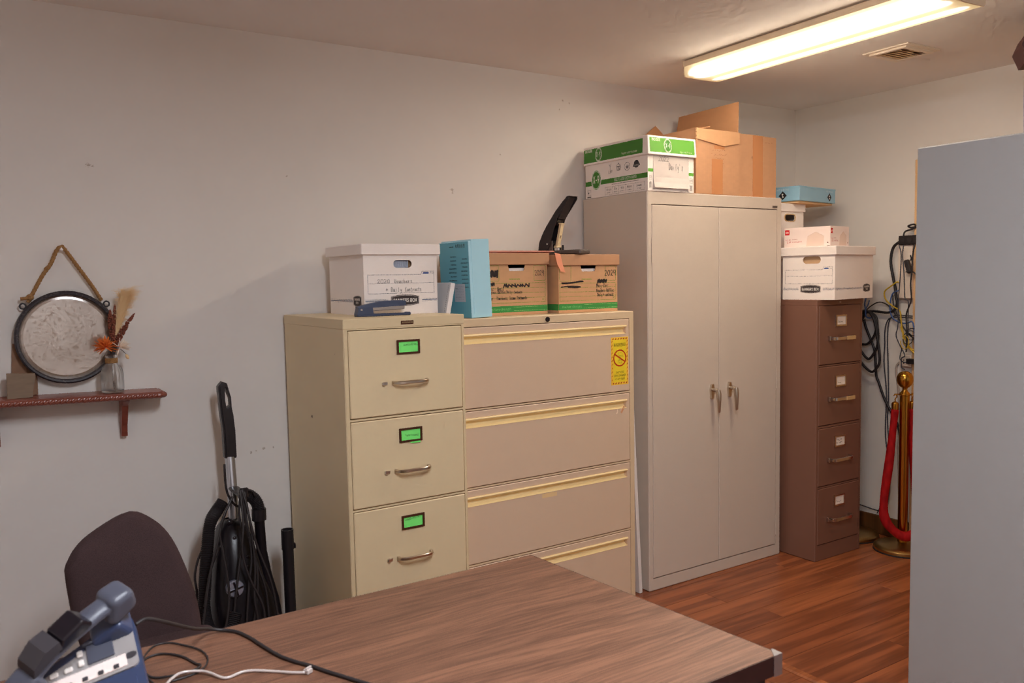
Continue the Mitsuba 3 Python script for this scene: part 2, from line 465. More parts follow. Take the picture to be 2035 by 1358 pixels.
class Print:
    """Flat print on a plane: o + u*eu + v*ev, a tenth of a millimetre proud per layer."""

    def __init__(self, o, eu, ev, eps=.00035):
        self.o, self.eu, self.ev = np.asarray(o, float), np.asarray(eu, float), np.asarray(ev, float)
        self.n, self.eps, self.v, self.f, self.c = np.cross(self.eu, self.ev), eps, [], [], []
        self.count = 0

    def tri(self, v2, f, col, layer):
        v2 = np.asarray(v2, float)
        v = self.o + v2[:, :1] * self.eu + v2[:, 1:2] * self.ev + self.n * self.eps * (layer + 1)
        v, f = v[np.asarray(f)].reshape(-1, 3), np.arange(len(f) * 3).reshape(-1, 3)
        self.v.append(v)
        self.f.append(f + self.count)
        self.c.append(np.tile(srgb(*col), (len(v), 1)))
        self.count += len(v)

    def poly(self, p, col, layer=0):
        p = p if hasattr(p, 'geom_type') else Polygon(p)
        for g in getattr(p, 'geoms', [p]):
            if g.area > 1e-10:
                v, f = trimesh.creation.triangulate_polygon(g, engine='earcut')
                a, b, c = (v[np.asarray(f)[:, i]] for i in range(3))
                s = (b - a)[:, 0] * (c - a)[:, 1] - (b - a)[:, 1] * (c - a)[:, 0]
                f = np.where((s < 0)[:, None], np.asarray(f)[:, ::-1], f)
                self.tri(v, f, col, layer)
        return self

    def rect(self, u0, u1, v0, v1, col, layer=0, r=0.0):
        return self.poly(sbox(u0, v0, u1, v1) if not r else rrect(u1 - u0, v1 - v0, r, (u0 + u1) / 2, (v0 + v1) / 2), col, layer)

    def outline(self, u0, u1, v0, v1, w, col, layer=0, r=0.0):
        a = sbox(u0, v0, u1, v1) if not r else rrect(u1 - u0, v1 - v0, r, (u0 + u1) / 2, (v0 + v1) / 2)
        return self.poly(a.difference(a.buffer(-w)), col, layer)

    def line(self, pts, w, col, layer=0):
        return self.poly(LineString(pts).buffer(w / 2, quad_segs=2), col, layer)

    def text(self, s, u, v, h, col, layer=1, width=None, bold=False, rot=0.0, slant=0.0, center=False):
        if (s, bold) not in _TEXT:
            m = meshkit.text_mesh(s, 1.0, .1, bold)
            top = np.abs(m.vertices[m.faces][:, :, 2] - .1).max(1) < 1e-6
            _TEXT[(s, bold)] = (m.vertices[:, :2].copy(), m.faces[top].copy())
        p, f = _TEXT[(s, bold)]
        p = p * h
        if width:
            p = p * [width / max(np.ptp(p[:, 0]), 1e-9), 1]
        if slant:
            p = p + np.stack([p[:, 1] * slant, 0 * p[:, 1]], 1)
        if center:
            p = p - [(p[:, 0].min() + p[:, 0].max()) / 2, 0]
        c, sn = math.cos(rot), math.sin(rot)
        p = p @ np.array([[c, sn], [-sn, c]])
        self.tri(p + [u, v], f, col, layer)
        return self

    def hand(self, s, u, v, h, w, col, pen=.0016, layer=1, jig=.12, rot=0.0):
        """Handwriting: the string across the width w, capitals h tall."""
        step = w / max(len(s), 1)
        for i, ch in enumerate(s):
            for stroke in HAND.get(ch, []):
                q = np.array([(a / 4 * step * .86, b / 6 * h) for a, b in stroke])
                q += np.array([[rng.uniform(-jig, jig) * step * .3, rng.uniform(-jig, jig) * h * .3] for _ in q])
                q = spline(q, 4) if len(q) > 2 else q
                q = q + [i * step, 0]
                c, sn = math.cos(rot), math.sin(rot)
                q = q @ np.array([[c, sn], [-sn, c]]) + [u, v]
                self.line(q, pen, col, layer)
        return self

    def scribble(self, u0, u1, v0, v1, col, pen, n=9, layer=2):
        pts = []
        for i in range(n):
            t = i / (n - 1)
            pts += [(u0 + (u1 - u0) * (t * .9 + rng.uniform(0, .1)), v0 + (v1 - v0) * rng.uniform(0, .25)), (u0 + (u1 - u0) * (t * .9 + rng.uniform(.02, .12)), v1 - (v1 - v0) * rng.uniform(0, .25))]
        return self.line(pts, pen, col, layer)

    def add(self, parent, name='printing', label=None, M=None):
        m = trimesh.Trimesh(np.vstack(self.v), np.vstack(self.f), process=False)
        return part(parent, name, m, 'print_ink', label=label, M=M, color=np.vstack(self.c))


def ink(i):
    return (34, 28, 30)


# ================================================================== THE ROOM
XL, YF = -1.7, -4.4
struct('wall_back', raw(XL - .1, X1 + .1, 0, .1, -.05, H + .1), 'wall_paint')
struct('wall_right', raw(X1, X1 + .1, YF - .1, 0, -.05, H + .1), 'end_wall_paint')
struct('wall_left', raw(XL - .1, XL, YF, 0, -.05, H + .1), 'end_wall_paint')
struct('wall_front', raw(XL - .1, X1, YF - .1, YF, -.05, H + .1), 'end_wall_paint')
struct('ceiling', raw(XL, X1, YF, 0, H, H + .1), 'ceiling_paint')
struct('floor', raw(XL, X1, YF, 0, -.05, -.004), 'joint_dark')
PW, PL, row = .127, 1.22, 0
y = -.004
while y > YF + .02:
    x = XL + .003 - (row * .47 % 1.0) * PL
    while x < X1 - .01:
        a, b = max(x, XL + .002), min(x + PL, X1 - .002)
        if b - a > .05:
            if not (a < 2.465 < b):
                segs = [(a, b)]
            else:
                segs = [(a, 2.446), (2.484, b)]
            for a_, b_ in segs:
                if b_ - a_ > .02:
                    part('floor', 'plank', bx(a_ + .0008, b_ - .0008, max(y - PW, YF + .002) + .0008, y - .0008, -.012, 0, .0012), PLANKS[rng.randrange(4)], smooth=False)
        x += PL
    y -= PW
    row += 1
struct('trim_1', prism(Polygon([(-.021, -.003), (.021, -.003), (.021, .002), (.012, .007), (-.012, .007), (-.021, .002)]), 4.36, frame((2.465, -.02, 0), (1, 0, 0), (0, 0, 1), (0, -1, 0))), 'strip_wood', label='raised wooden strip across the floor between the cabinets')
struct('baseboard_right', join(bx(X1 - .013, X1 - .0005, -.765, -.001, 0, .105, .004)), 'dark_trim', label='dark brown baseboard at the foot of the end wall')
struct('baseboard_back', bx(XL + .001, X1 - .014, -.012, -.0005, 0, .09, .004), 'dark_trim')
# door in the end wall: only the edge of its casing shows beside the tall cabinet
struct('door_1', bx(X1 - .018, X1 - .0005, -1.72, -.845, .004, 1.948, .003), 'door_wood')
labels['door_1']['label'] = 'light wood door mostly hidden by the tall grey cabinet'
part('door_1', 'casing', join(bx(X1 - .026, X1 - .0005, -.843, -.766, 0, 1.95, .003), bx(X1 - .026, X1 - .0005, -1.80, -.766, 1.95, 2.025, .003), bx(X1 - .026, X1 - .0005, -1.80, -1.723, 0, 1.95, .003)), 'casing_wood')
part('door_1', 'handle', join(cyl((X1 - .018, -1.64, 1.0), (X1 - .06, -1.64, 1.0), .012), trimesh.creation.icosphere(3, .027).apply_translation((X1 - .075, -1.64, 1.0))), 'brass')

# ------------------------------------------------------------------ ceiling lamps
LAMP_L = 1.225


def lamp(cx, cy, rz, rad, haze, label):
    k = thing('ceiling_lamp', label, 'ceiling light')
    M = tr(cx, cy, H, rz)
    c, s = math.cos(math.radians(rz)), math.sin(math.radians(rz))
    base = np.asarray(rad)

    def glow(p, n, uv):
        dx, dy = p.x - cx, p.y - cy
        lx, ly = dx * c + dy * s, -dx * s + dy * c
        g = dr.exp(-dr.square((lx + .054) / .0165)) + .5 * dr.exp(-dr.square((lx - .052) / .0125))
        lz = H - p.z
        g = g + .3 * dr.exp(-dr.square((lz - .066) / .012)) * smoothstep(.075, .1, -lx) + .5 * dr.exp(-dr.square((lz - .048) / .007)) * smoothstep(.075, .1, lx)
        ends = smoothstep(.01, .09, -ly) * smoothstep(.01, .09, ly + LAMP_L)
        return mi.Color3f(*[float(q) for q in base]) * (g * ends * ends + haze * ends) + mi.Color3f(.72, .55, .27) * (.5 + .5 * ends)
    part(k, 'housing', join(bx(-.1, .1, -LAMP_L + .004, -.004, -.016, -.0005, .003)), 'lamp_white', M=M, smooth=False)
    part(k, 'side_rail', bx(-.1125, -.1, -LAMP_L, 0, -.030, -.006, .002), 'lamp_white', M=M, smooth=False)
    part(k, 'side_rail', bx(.1, .1125, -LAMP_L, 0, -.030, -.006, .002), 'lamp_white', M=M, smooth=False)
    prof = [(-.109, -.028), (-.1085, -.05), (-.107, -.066), (-.100, -.0745), (-.06, -.076), (0, -.077), (.06, -.076), (.100, -.0745), (.107, -.066), (.1085, -.05), (.109, -.028)]
    v, f = [], []
    for y_ in (-.006, -LAMP_L + .006):
        v += [(a, y_, b) for a, b in prof]
    n = len(prof)
    for i in range(n - 1):
        f += [(i, n + i, n + i + 1), (i, n + i + 1, i + 1)]
    lens = mv(trimesh.Trimesh(np.array(v), np.array(f), process=False), M)
    # outward check: the lens looks down
    if lens.face_normals[n][2] > 0:
        lens = trimesh.Trimesh(lens.vertices, lens.faces[:, ::-1], process=False)
    kk = number(k + '__lens')
    uvs = np.array([(i / (n - 1), q) for q in (0.0, 1.0) for i in range(n)])
    scene[kk] = mikit.ply(lens, 'lamp_white', smooth=False, uv=uvs, emitter={'type': 'area', 'radiance': mikit.proc(glow)})
    labels[kk] = {'label': 'glowing prismatic plastic cover'}
    endp = Polygon([(a * 1.02, b) for a, b in [(-.11, -.004)] + prof + [(.11, -.004)]])
    for y_ in (-.006, -LAMP_L):
        part(k, 'end_cap', prism(endp, .006, frame((0, y_ + .006, 0), (1, 0, 0), (0, 0, 1), (0, -1, 0))), 'lamp_white', M=M, smooth=False)
    return k


lamp(2.862, -.515, -1.8, LAMP_NEAR, .002, 'long white ceiling lamp with glowing fluorescent tubes, near the vent')
lamp(.72, -2.2, -1.8, LAMP_UNSEEN, .35, 'unseen ceiling lamp over the near half of the room, out of view')  # out of view, placed to light the left wall, cabinet fronts and ceiling

k = thing('air_vent', 'square white ceiling vent with a dirty grille, beside the lit lamp', 'vent')
VM = tr(3.492, -1.092, H, -1.5)
outer, inner = sbox(-.118, -.108, .118, .108), sbox(-.082, -.068, .082, .068)
part(k, 'frame', join(prism(outer.difference(sbox(-.1, -.088, .1, .088)), .006, tr(0, 0, -.0065)), prism(sbox(-.1, -.088, .1, .088).difference(inner), .013, tr(0, 0, -.014))), 'vent_white', M=VM, smooth=False)
part(k, 'throat', prism(inner.buffer(.004), .004, tr(0, 0, -.005)), 'vent_dirty', M=VM, smooth=False)
for i in range(6):
    part(k, 'louvre', mv(bx(-.081, .081, -.0105, .0105, -.0007, .0007, 0), tr(0, -.055 + .022 * i, -.0105, rx=14)), 'vent_dirty', M=VM, smooth=False)

# ------------------------------------------------------------------ cream file cabinet
CA = thing('file_cabinet', 'cream four-drawer metal file cabinet with green label cards', 'file cabinet')
ax0, ax1, ay, ah = 1.0553, 1.5219, -.6318, 1.3256
adr = [(1.2855, .987), (.9745, .6745), (.6625, .362), (.350, .05)]
body = bx(ax0, ax1, ay, -.022, .0, ah, .003)
body = cut(body, *[raw(ax0 + .0145, ax1 - .0115, ay - .01, ay + .022, b - .003, t + .003) for t, b in adr])
# the top cap overlaps the sides as a shallow lip
body = join(body, bx(ax0 - .0012, ax1 + .0008, ay - .0015, -.021, ah - .034, ah + .0008, .002))
part(CA, 'body', body, 'cream_paint', smooth=False)
part(CA, 'nameplate', bx(1.268, 1.316, ay - .004, ay - .0015, 1.3005, 1.313, .0008), 'dark_bronze', smooth=False)
pr = Print((1.268, ay - .004, 1.3005), (1, 0, 0), (0, 0, 1))
for i in range(9):
    pr.rect(.004 + i * .0046, .0068 + i * .0046, .004, .009, (150, 128, 96), 0)
pr.add(CA + '__nameplate', 'lettering')
ARCH = lambda x0, x1, y0, z, bulge, dz: np.array([(x0 + (x1 - x0) * t, y0 - bulge * (1 - (2 * t - 1) ** 4) ** .6 - .004, z + dz * (1 - (2 * t - 1) ** 2)) for t in np.linspace(0, 1, 25)])
WORDS = ['SUPERVISORS', 'TURN DOWNS', 'PAID OUTS', None]
for i, (t, b) in enumerate(adr):
    d = part(CA, 'drawer', bx(ax0 + .0165, ax1 - .0135, ay - .003, ay + .016, b, t, .003), 'cream_drawer', smooth=False)
    hz, yz = t - .064, ay - .003
    ring = sbox(-.0445, -.025, .0445, .025).difference(sbox(-.0375, -.0185, .0375, .0185))
    part(d, 'label_frame', prism(ring, .005, frame((1.2925, yz, hz), (1, 0, 0), (0, 0, 1), (0, -1, 0))), 'dark_bronze', smooth=False)
    pr = Print((1.2925, yz - .0006, hz), (1, 0, 0), (0, 0, 1))
    if WORDS[i]:
        pr.rect(-.0375, .0375, -.0185, .0185, (124, 240, 120), 0)
        off = [(.006, .004), (.002, -.006), (-.004, .008), (0, 0)][i]
        pr.text(WORDS[i], off[0] + .002, off[1], .0062, (38, 62, 40), 1, width=.052, center=True, rot=[.03, -.05, .12, 0][i])
        if i == 1:
            pr.poly([(-.008, -.0255), (.035, -.0245), (.036, -.031), (.004, -.0305)], (116, 230, 112), 14)
    else:
        pr.rect(-.0375, .0375, -.0185, .0185, (124, 240, 120), 0)
    pr.add(d, 'label_card', label='bright green card')
    bz = t - .1865
    arc = ARCH(1.229, 1.3625, yz, bz, .03, .002)
    pull = sweep(arc, [(-.0045, -.0035), (-.0045, .0035), (-.002, .0062), (.002, .0062), (.0045, .004), (.0045, -.004), (.002, -.0062), (-.002, -.0062)])
    part(d, 'handle', join(pull, bx(1.226, 1.237, yz - .008, yz, bz - .007, bz + .007, .001), bx(1.354, 1.365, yz - .008, yz, bz - .007, bz + .007, .001)), 'chrome_warm')
    part(d, 'latch', join(bx(1.1885, 1.2005, yz - .010, yz, bz - .006, bz + .006, .002), bx(1.2005, 1.2085, yz - .006, yz, bz - .005, bz + .005, .001)), 'chrome')

# ------------------------------------------------------------------ lateral file
CB = thing('lateral_file', 'wide beige lateral file with four long drawers and cream pulls', 'file cabinet')
bx0, bx1, by, bh = 1.5255, 2.4341, -.5271, 1.3018
bdr = [(1.268, .957), (.945, .6505), (.638, .346), (.333, .042)]
body = bx(bx0, bx1, by, -.02, 0, bh, .003)
body = cut(body, *[raw(bx0 + .026, bx1 - .026, by - .01, by + .028, b - .003, t + .003) for t, b in bdr])
part(CB, 'body', body, 'lateral_body', smooth=False)
part(CB, 'lock', join(lathe([(0.0, 0), (.0105, 0), (.0105, .003), (.008, .006), (.003, .006), (.003, .0045), (0, .0045)], 20, (0, 0, 0)).apply_transform(frame((1.972, by, 1.2845), (1, 0, 0), (0, 0, 1), (0, -1, 0)))), 'black_gloss')
for i, (t, b) in enumerate(bdr):
    front = bx(bx0 + .029, bx1 - .029, by - .002, by + .016, b, t, .002)
    pz1, pz0, px1 = t - .025, t - .062, bx1 - .050
    front = cut(front, raw(bx0 + .028, px1, by - .01, by + .03, pz0, pz1))
    d = part(CB, 'drawer', front, 'lateral_drawer', smooth=False)
    # a pull channel: lip above, concave scoop below
    prof = [(.002, 0), (-.006, -.001), (-.008, -.005), (-.006, -.009), (.004, -.010), (.012, -.014), (.0145, -.022), (.011, -.030), (.002, -.0345), (-.0035, -.037), (-.0035, -.0385), (.016, -.0385), (.017, 0)]
    part(d, 'pull', prism(Polygon(prof), px1 - bx0 - .029 + .003, frame((bx0 + .029, by, pz1), (0, 1, 0), (0, 0, 1), (1, 0, 0))), 'pull_cream', smooth=25)
    part(d, 'pull_end', prism(Polygon([(-.004, 0), (.017, 0), (.017, -.037), (.001, -.037), (-.0035, -.030)]), .004, frame((px1 - .001, by, pz1), (0, 1, 0), (0, 0, 1), (1, 0, 0))), 'lateral_drawer', smooth=False)
    if i == 0:
        pr = Print((2.3015, by - .0022, .986), (1, 0, 0), (0, 0, 1))
        w, h = .0965, .2065
        pr.rect(0, w, 0, h, (236, 190, 62), 0).rect(.0115, w - .0115, .0115, h - .0115, (230, 202, 46), 1)
        red, dk = (158, 50, 26), (62, 52, 24)
        for j in range(6):
            u = .007 + j * .0148
            for v in (.0045, h - .0105):
                pr.poly([(u, v), (u + .006, v), (u + .0098, v + .006), (u + .0038, v + .006)], red, 2)
        for j in range(11):
            v = .018 + j * .0165
            for u in (.003, w - .0085):
                pr.poly([(u, v), (u + .0052, v + .006), (u + .0052, v + .0105), (u, v + .0045)], red, 2)
        pr.text('WARNING!', w / 2, .166, .0145, dk, 2, width=.066, center=True)
        ringp = Point(w / 2, .116).buffer(.0365).difference(Point(w / 2, .116).buffer(.0312))
        pr.poly(ringp.union(LineString([(w / 2 - .029, .134), (w / 2 + .029, .099)]).buffer(.0026)), (178, 44, 22), 3)
        for u0, u1, v0, v1 in ((.040, .062, .126, .139), (.046, .068, .119, .126), (.040, .060, .094, .107), (.044, .056, .107, .119)):
            pr.outline(u0, u1, v0, v1, .0009, (120, 122, 40), 2)
        for j, s_ in enumerate(('ONLY ONE', 'OPEN DRAWER', 'AT ANY TIME')):
            pr.text(s_, w / 2, .050 - j * .0145, .0088, dk, 2, width=(.044, .066, .055)[j], center=True)
        pr.add(d, 'warning_sticker', label='yellow warning sticker with red dashes and a barred circle')
    if i == 1:
        pr = Print((2.33, by - .0022, t - .105), (1, 0, 0), (0, 0, 1))
        pr.poly(Point(.03, .035).buffer(.008), (232, 200, 172), 0).poly(LineString([(.0, .022), (.006, .03), (.004, .038)]).buffer(.0025), (236, 214, 190), 0).poly(LineString([(.028, .026), (.04, .045)]).buffer(.005), (206, 150, 112), 1)
        pr.add(d, 'tape_mark', label='torn remains of tape')
    if i == 2:
        pr = Print((1.93, by - .0022, t - .084), (1, 0, 0), (0, 0, 1))
        pr.rect(0, .075, 0, .018, (222, 190, 140), 0, r=.002)
        pr.add(d, 'tape_mark', label='pale strip of old tape')

# ------------------------------------------------------------------ tall putty storage cabinet
CC = thing('storage_cabinet', 'tall putty-grey two-door metal storage cabinet with paired lever handles', 'cabinet')
cx0, cx1, cy, ch = 2.5622, 3.4683, -.4773, 1.8293
d0, dm, d1, dz0, dz1 = 2.5885, 3.0175, 3.4315, .0600, 1.7690
body = bx(cx0, cx1, cy, -.018, 0, ch, .004)
body = cut(body, raw(d0 - .002, d1 + .002, cy - .01, cy + .03, dz0 - .004, dz1 + .004))
part(CC, 'body', body, 'putty_paint', smooth=False)
part(CC, 'nameplate', bx(3.398, 3.432, cy - .003, cy, 1.7785, 1.7895, .0008), 'grey_plastic', smooth=False)
for j, (a, b) in enumerate(((d0, dm - .0012), (dm + .0012, d1))):
    d = part(CC, 'door', bx(a, b, cy - .0015, cy + .018, dz0, dz1, .0025), 'putty_paint', smooth=False)
    hx = (2.963, 3.083)[j]
    hz = .905
    esc = prism(Point(0, 0).buffer(.012).union(Polygon([(-.012, 0), (.012, 0), (.0075, -.042), (-.0075, -.042)])).union(Polygon([(-.012, 0), (.012, 0), (.006, .026), (-.006, .026)])), .012, frame((hx, cy - .0015, hz), (1, 0, 0), (0, 0, 1), (0, -1, 0)))
    part(d, 'escutcheon', esc, 'chrome_warm', smooth=30)
    lev = join(tube([(hx, cy - .012, hz), (hx, cy - .034, hz + .001), (hx + .001, cy - .044, hz - .004), (hx + .002, cy - .048, hz - .018)], [.0085, .009, .0105, .0105], 14),
               tube([(hx + .002, cy - .047, hz + .004), (hx + .002, cy - .049, hz - .02), (hx + .002, cy - .050, hz - .06), (hx + .002, cy - .050, hz - .1), (hx + .002, cy - .050, hz - .106)], [.008, .0115, .0092, .0068, .004], 14))
    part(d, 'handle', lev, 'chrome_warm', smooth=40, label='tapered lever handle')
for sx, xh in ((-1, cx0 + .0245), (1, cx1 - .0345)):
    for z_ in (.16, .92, 1.56):
        part(CC, 'hinge', cyl((xh, cy - .002, z_ - .05), (xh, cy - .002, z_ + .05), .0028, n=8), 'putty_paint')

# board leaning in the gap beside it
solo('leaning_board', prism(Polygon([(0, 0), (.42, 0), (.42, 1.05), (0, 1.05)]), .018, frame((2.5125, -.464, 0.0015), (0, 1, 0), (-.05, 0, 1), (1, 0, .05))), 'white_board', 'narrow white board standing on edge in the gap beside the putty cabinet', 'board', smooth=False)

# ------------------------------------------------------------------ brown file cabinet
CD = thing('file_cabinet', 'narrow brown four-drawer metal file cabinet with white label cards', 'file cabinet')
dx0, dx1, dy, dh = 3.498, 3.8685, -.6685, 1.3173
ddr = [(1.288, .9945), (.983, .689), (.674, .381), (.369, .083)]
body = bx(dx0, dx1, dy, -.02, 0, dh, .004)
body = cut(body, *[raw(dx0 + .016, dx1 - .016, dy - .01, dy + .024, b - .0025, t + .0025) for t, b in ddr], raw(dx0 + .02, dx1 - .02, dy - .01, dy + .0015, -.01, .078))
body = join(body, bx(dx0 - .001, dx1 + .001, dy - .001, -.019, dh - .028, dh + .0006, .002))
part(CD, 'body', body, 'brown_paint', smooth=False)
part(CD, 'rivet', join(bx(3.672, 3.684, dy - .004, dy, 1.301, 1.306, .001)), 'chrome', smooth=False)
SCR = ['w', 'w', None, 'w']
for i, (t, b) in enumerate(ddr):
    d = part(CD, 'drawer', bx(dx0 + .018, dx1 - .018, dy - .002, dy + .016, b, t, .003), 'brown_paint', smooth=False)
    hz, hx, yz = t - .077, 3.6835, dy - .002
    ring = sbox(-.042, -.028, .042, .028).difference(sbox(-.034, -.0205, .037, .0225))
    part(d, 'label_frame', prism(ring, .006, frame((hx, yz, hz), (1, 0, 0), (0, 0, 1), (0, -1, 0))), 'chrome_warm', smooth=False)
    pr = Print((hx, yz - .001, hz), (1, 0, 0), (0, 0, 1))
    pr.rect(-.036, .038, -.022, .024, (232, 220, 208), 0)
    if SCR[i]:
        pr.line(spline([(-.02 + .0045 * q, -.010 + (.009 if q == 0 else rng.uniform(0, .006)) * (q % 2 == 0)) for q in range(9 - 2 * (i == 1))], 4), .0017, (40, 34, 36), 1)
    else:
        for q in ((-.02, -.008), (-.004, .004), (.012, .008), (-.014, .008), (.004, -.008), (.018, -.006)):
            pr.scribble(q[0] - .005, q[0] + .005, q[1] - .004, q[1] + .004, (70, 64, 68), .0013, 3, 1)
    pr.add(d, 'label_card', label='white card with a pen mark')
    bz = t - .164
    bar = spline([(3.602, yz, bz), (3.602, yz - .020, bz), (3.612, yz - .032, bz), (3.63, yz - .034, bz), (3.68, yz - .034, bz), (3.735, yz - .034, bz), (3.752, yz - .030, bz), (3.76, yz - .018, bz), (3.76, yz, bz)], 5)
    part(d, 'handle', sweep(bar, [(-.003, -.007), (-.003, .007), (0, .009), (.003, .007), (.003, -.007), (0, -.009)]), 'chrome')
    if i < 2:
        part(d, 'finger_strip', bx(3.684, 3.752, yz - .042, yz - .0375, bz - .009, bz + .010, .001), 'tan_plastic', smooth=False, label='tan strip on the pull')
    part(d, 'latch', join(bx(3.585, 3.597, yz - .012, yz, bz - .012, bz + .012, .002), bx(3.588, 3.640, yz - .030, yz - .026, bz - .005, bz + .005, .001), bx(3.588, 3.594, yz - .028, yz - .010, bz - .005, bz + .005, .001)), 'chrome')

# ------------------------------------------------------------------ tall grey cabinet at the right edge
CE = thing('storage_cabinet', 'plain tall blue-grey metal cabinet cut off by the right edge', 'cabinet')
ex0, ey1 = 2.49, -1.776
ebody = cut(bx(ex0, ex0 + .457, ey1 - .914, ey1, 0, 1.832, .004), raw(ex0 + .43, ex0 + .47, ey1 - .89, ey1 - .024, .06, 1.77))
part(CE, 'body', ebody, 'grey_locker', smooth=False)
for j, (a, b) in enumerate(((ey1 - .888, ey1 - .459), (ey1 - .456, ey1 - .026))):
    d = part(CE, 'door', bx(ex0 + .44, ex0 + .4585, a, b, .064, 1.766, .002), 'grey_locker', smooth=False)
    part(d, 'handle', cyl((ex0 + .49, (a, b)[1 - j] + (-.05, .05)[j], .84), (ex0 + .49, (a, b)[1 - j] + (-.05, .05)[j], .95), .008, n=10), 'chrome_warm')


# ================================================================== BOXES
def records_box(label, group, M, w, d, h, lidh, m_body, m_lid, hole, lid_over=.009, cat='box', content=True, lid_cut=None):
    """Handle end faces local -y, x along it; returns its key."""
    k = thing('records_box', label, cat, group)
    t = .004
    body = cut(raw(0, w, 0, d, 0, h - .003), raw(t, w - t, t, d - t, t, h + .1))
    if hole is not None:
        hp = prism(hole, t * 4, frame((0, t * 2, 0), (1, 0, 0), (0, 0, 1), (0, -1, 0)))
        body = cut(body, hp)
    part(k, 'body', body, m_body, smooth=False, M=M)
    o = lid_over
    lid = cut(bx(-o, w + o, -o, d + o, h - lidh, h, .0025), raw(-o + .0045, w + o - .0045, -o + .0045, d + o - .0045, h - lidh - .01, h - .005))
    if lid_cut is not None:
        lid = cut(lid, *lid_cut)
    part(k, 'lid', lid, m_lid, smooth=False, M=M)
    return k


def bankers_front(pr, w, d_line=(58, 66, 96), words=True):
    """Print on the handle end of a white box, w wide."""
    s = w / .304
    bl, dk = (92, 96, 112), (52, 44, 44)
    L, R, y0, y1 = .016 * s, w - .014 * s, .079, .148
    pr.poly(Polygon([(L, y0), (R, y0), (R, y1 + .012), (R - .05 * s, y1 + .012), (R - .056 * s, y1), (L, y1)]).exterior.buffer(.0006), bl, 0)
    pr.line([(L, (y0 + y1) / 2 + .003), (R, (y0 + y1) / 2 + .003)], .0009, bl, 0)
    pr.poly([(R - .049 * s, y1 + .002), (R - .022 * s, y1 + .002), (R - .022 * s, y1 + .009), (R - .044 * s, y1 + .009)], (74, 92, 142), 0)
    pr.text('703', R - .019 * s, y1 + .0025, .006, (120, 120, 128), 1, width=.0155 * s)
    for v, t in ((.0525, .0028), (.0575, .0009), (.0475, .0009)):
        pr.rect(.004, w * .31, v - t / 2, v + t / 2, (70, 84, 112), 0).rect(w * .78, w - .002, v - t / 2, v + t / 2, (70, 84, 112), 0)
    cx = w * .545
    bow = Polygon([(-.058, -.014), (-.03, -.0195), (0, -.021), (.03, -.0195), (.058, -.014), (.058, .014), (.03, .0195), (0, .021), (-.03, .0195), (-.058, .014)])
    bow = affinity.scale(bow, s, 1, origin=(0, 0))
    at = lambda g: affinity.translate(g, cx, .0525)
    pr.poly(at(bow.buffer(.003)), (228, 217, 209), 0).poly(at(bow), dk, 1).poly(at(bow.buffer(-.0022)), (206, 198, 194), 2).poly(at(bow.buffer(-.0034)), dk, 3)
    pr.text('BANKERS BOX', cx, .0455, .0132, (240, 234, 228), 4, width=.098 * s, center=True, bold=True)


def bankers_side(pr, d, logo_at, flip=False):
    dk = (52, 44, 44)
    for v, t in ((.0525, .0028), (.0575, .0009), (.0475, .0009)):
        if logo_at > d / 2:
            pr.rect(.004, logo_at - .042, v - t / 2, v + t / 2, (70, 84, 112), 0)
        else:
            pr.rect(logo_at + .042, d - .004, v - t / 2, v + t / 2, (70, 84, 112), 0)
    bow = affinity.scale(Polygon([(-.036, -.014), (-.018, -.0195), (0, -.021), (.018, -.0195), (.036, -.014), (.036, .014), (.018, .0195), (0, .021), (-.018, .0195), (-.036, .014)]), 1, 1)
    at = lambda g: affinity.translate(g, logo_at, .0525)
    pr.poly(at(bow), dk, 1).poly(at(bow.buffer(-.0018)), (206, 198, 194), 2).poly(at(bow.buffer(-.0028)), dk, 3)
    pr.text('BANKERS', logo_at, .0545, .0085, (240, 234, 228), 4, width=.05, center=True, bold=True)
    pr.text('BOX', logo_at, .0425, .0085, (240, 234, 228), 4, width=.022, center=True, bold=True)


# white records box on the cream cabinet
w, d, h = .302, .335, .262
M = tr(1.222, -.430, ah + .001)
B1 = records_box('white records box marked 2020 on the cream file cabinet', None, M, w, d, h, .040, 'carton_white', 'carton_white', rrect(.076, .029, .0145, .158, .188), .011,
                 lid_cut=[raw(.05, .10, -.03, -.0098, .2605, .27), raw(.23, .29, -.03, -.0098, .2612, .27)])
pr = Print((0, 0, 0), (1, 0, 0), (0, 0, 1))
bankers_front(pr, w)
pr.hand('2020', .053, .1165, .0145, .052, (38, 34, 40), .0014)
pr.hand('Vouchers', .121, .1165, .0145, .076, (38, 34, 40), .0014)
pr.hand('+', .085, .0865, .013, .012, (38, 34, 40), .0014)
pr.hand('Daily', .107, .085, .015, .047, (38, 34, 40), .0014)
pr.hand('Contracts', .165, .085, .0145, .070, (38, 34, 40), .0014)
pr.add(B1, 'printing', 'blue and black print with handwriting', M)
pr = Print((0, d, 0), (0, -1, 0), (0, 0, 1))
bankers_side(pr, d, d - .062)
pr.add(B1, 'printing', None, M)
FD = thing('paper_folder', 'bluish white papers seen through the handle hole of the white 2020 box', 'papers')
scene[FD] = mikit.ply(mv(join(*[mv(raw(0, .0016, .012, .30, .0045, .21), tr(.112 + .0042 * i, 0, 0, ry=3)) for i in range(16)]), M), 'paper_bluish', smooth=False)
FD = thing('paper_folder', 'tan papers seen through the right of the 2020 box handle hole', 'papers')
scene[FD] = mikit.ply(mv(join(*[mv(raw(0, .0016, .02, .30, .0045, .205), tr(.197 + .0042 * i, 0, 0, ry=-3)) for i in range(10)]), M), 'folder_tan', smooth=False)

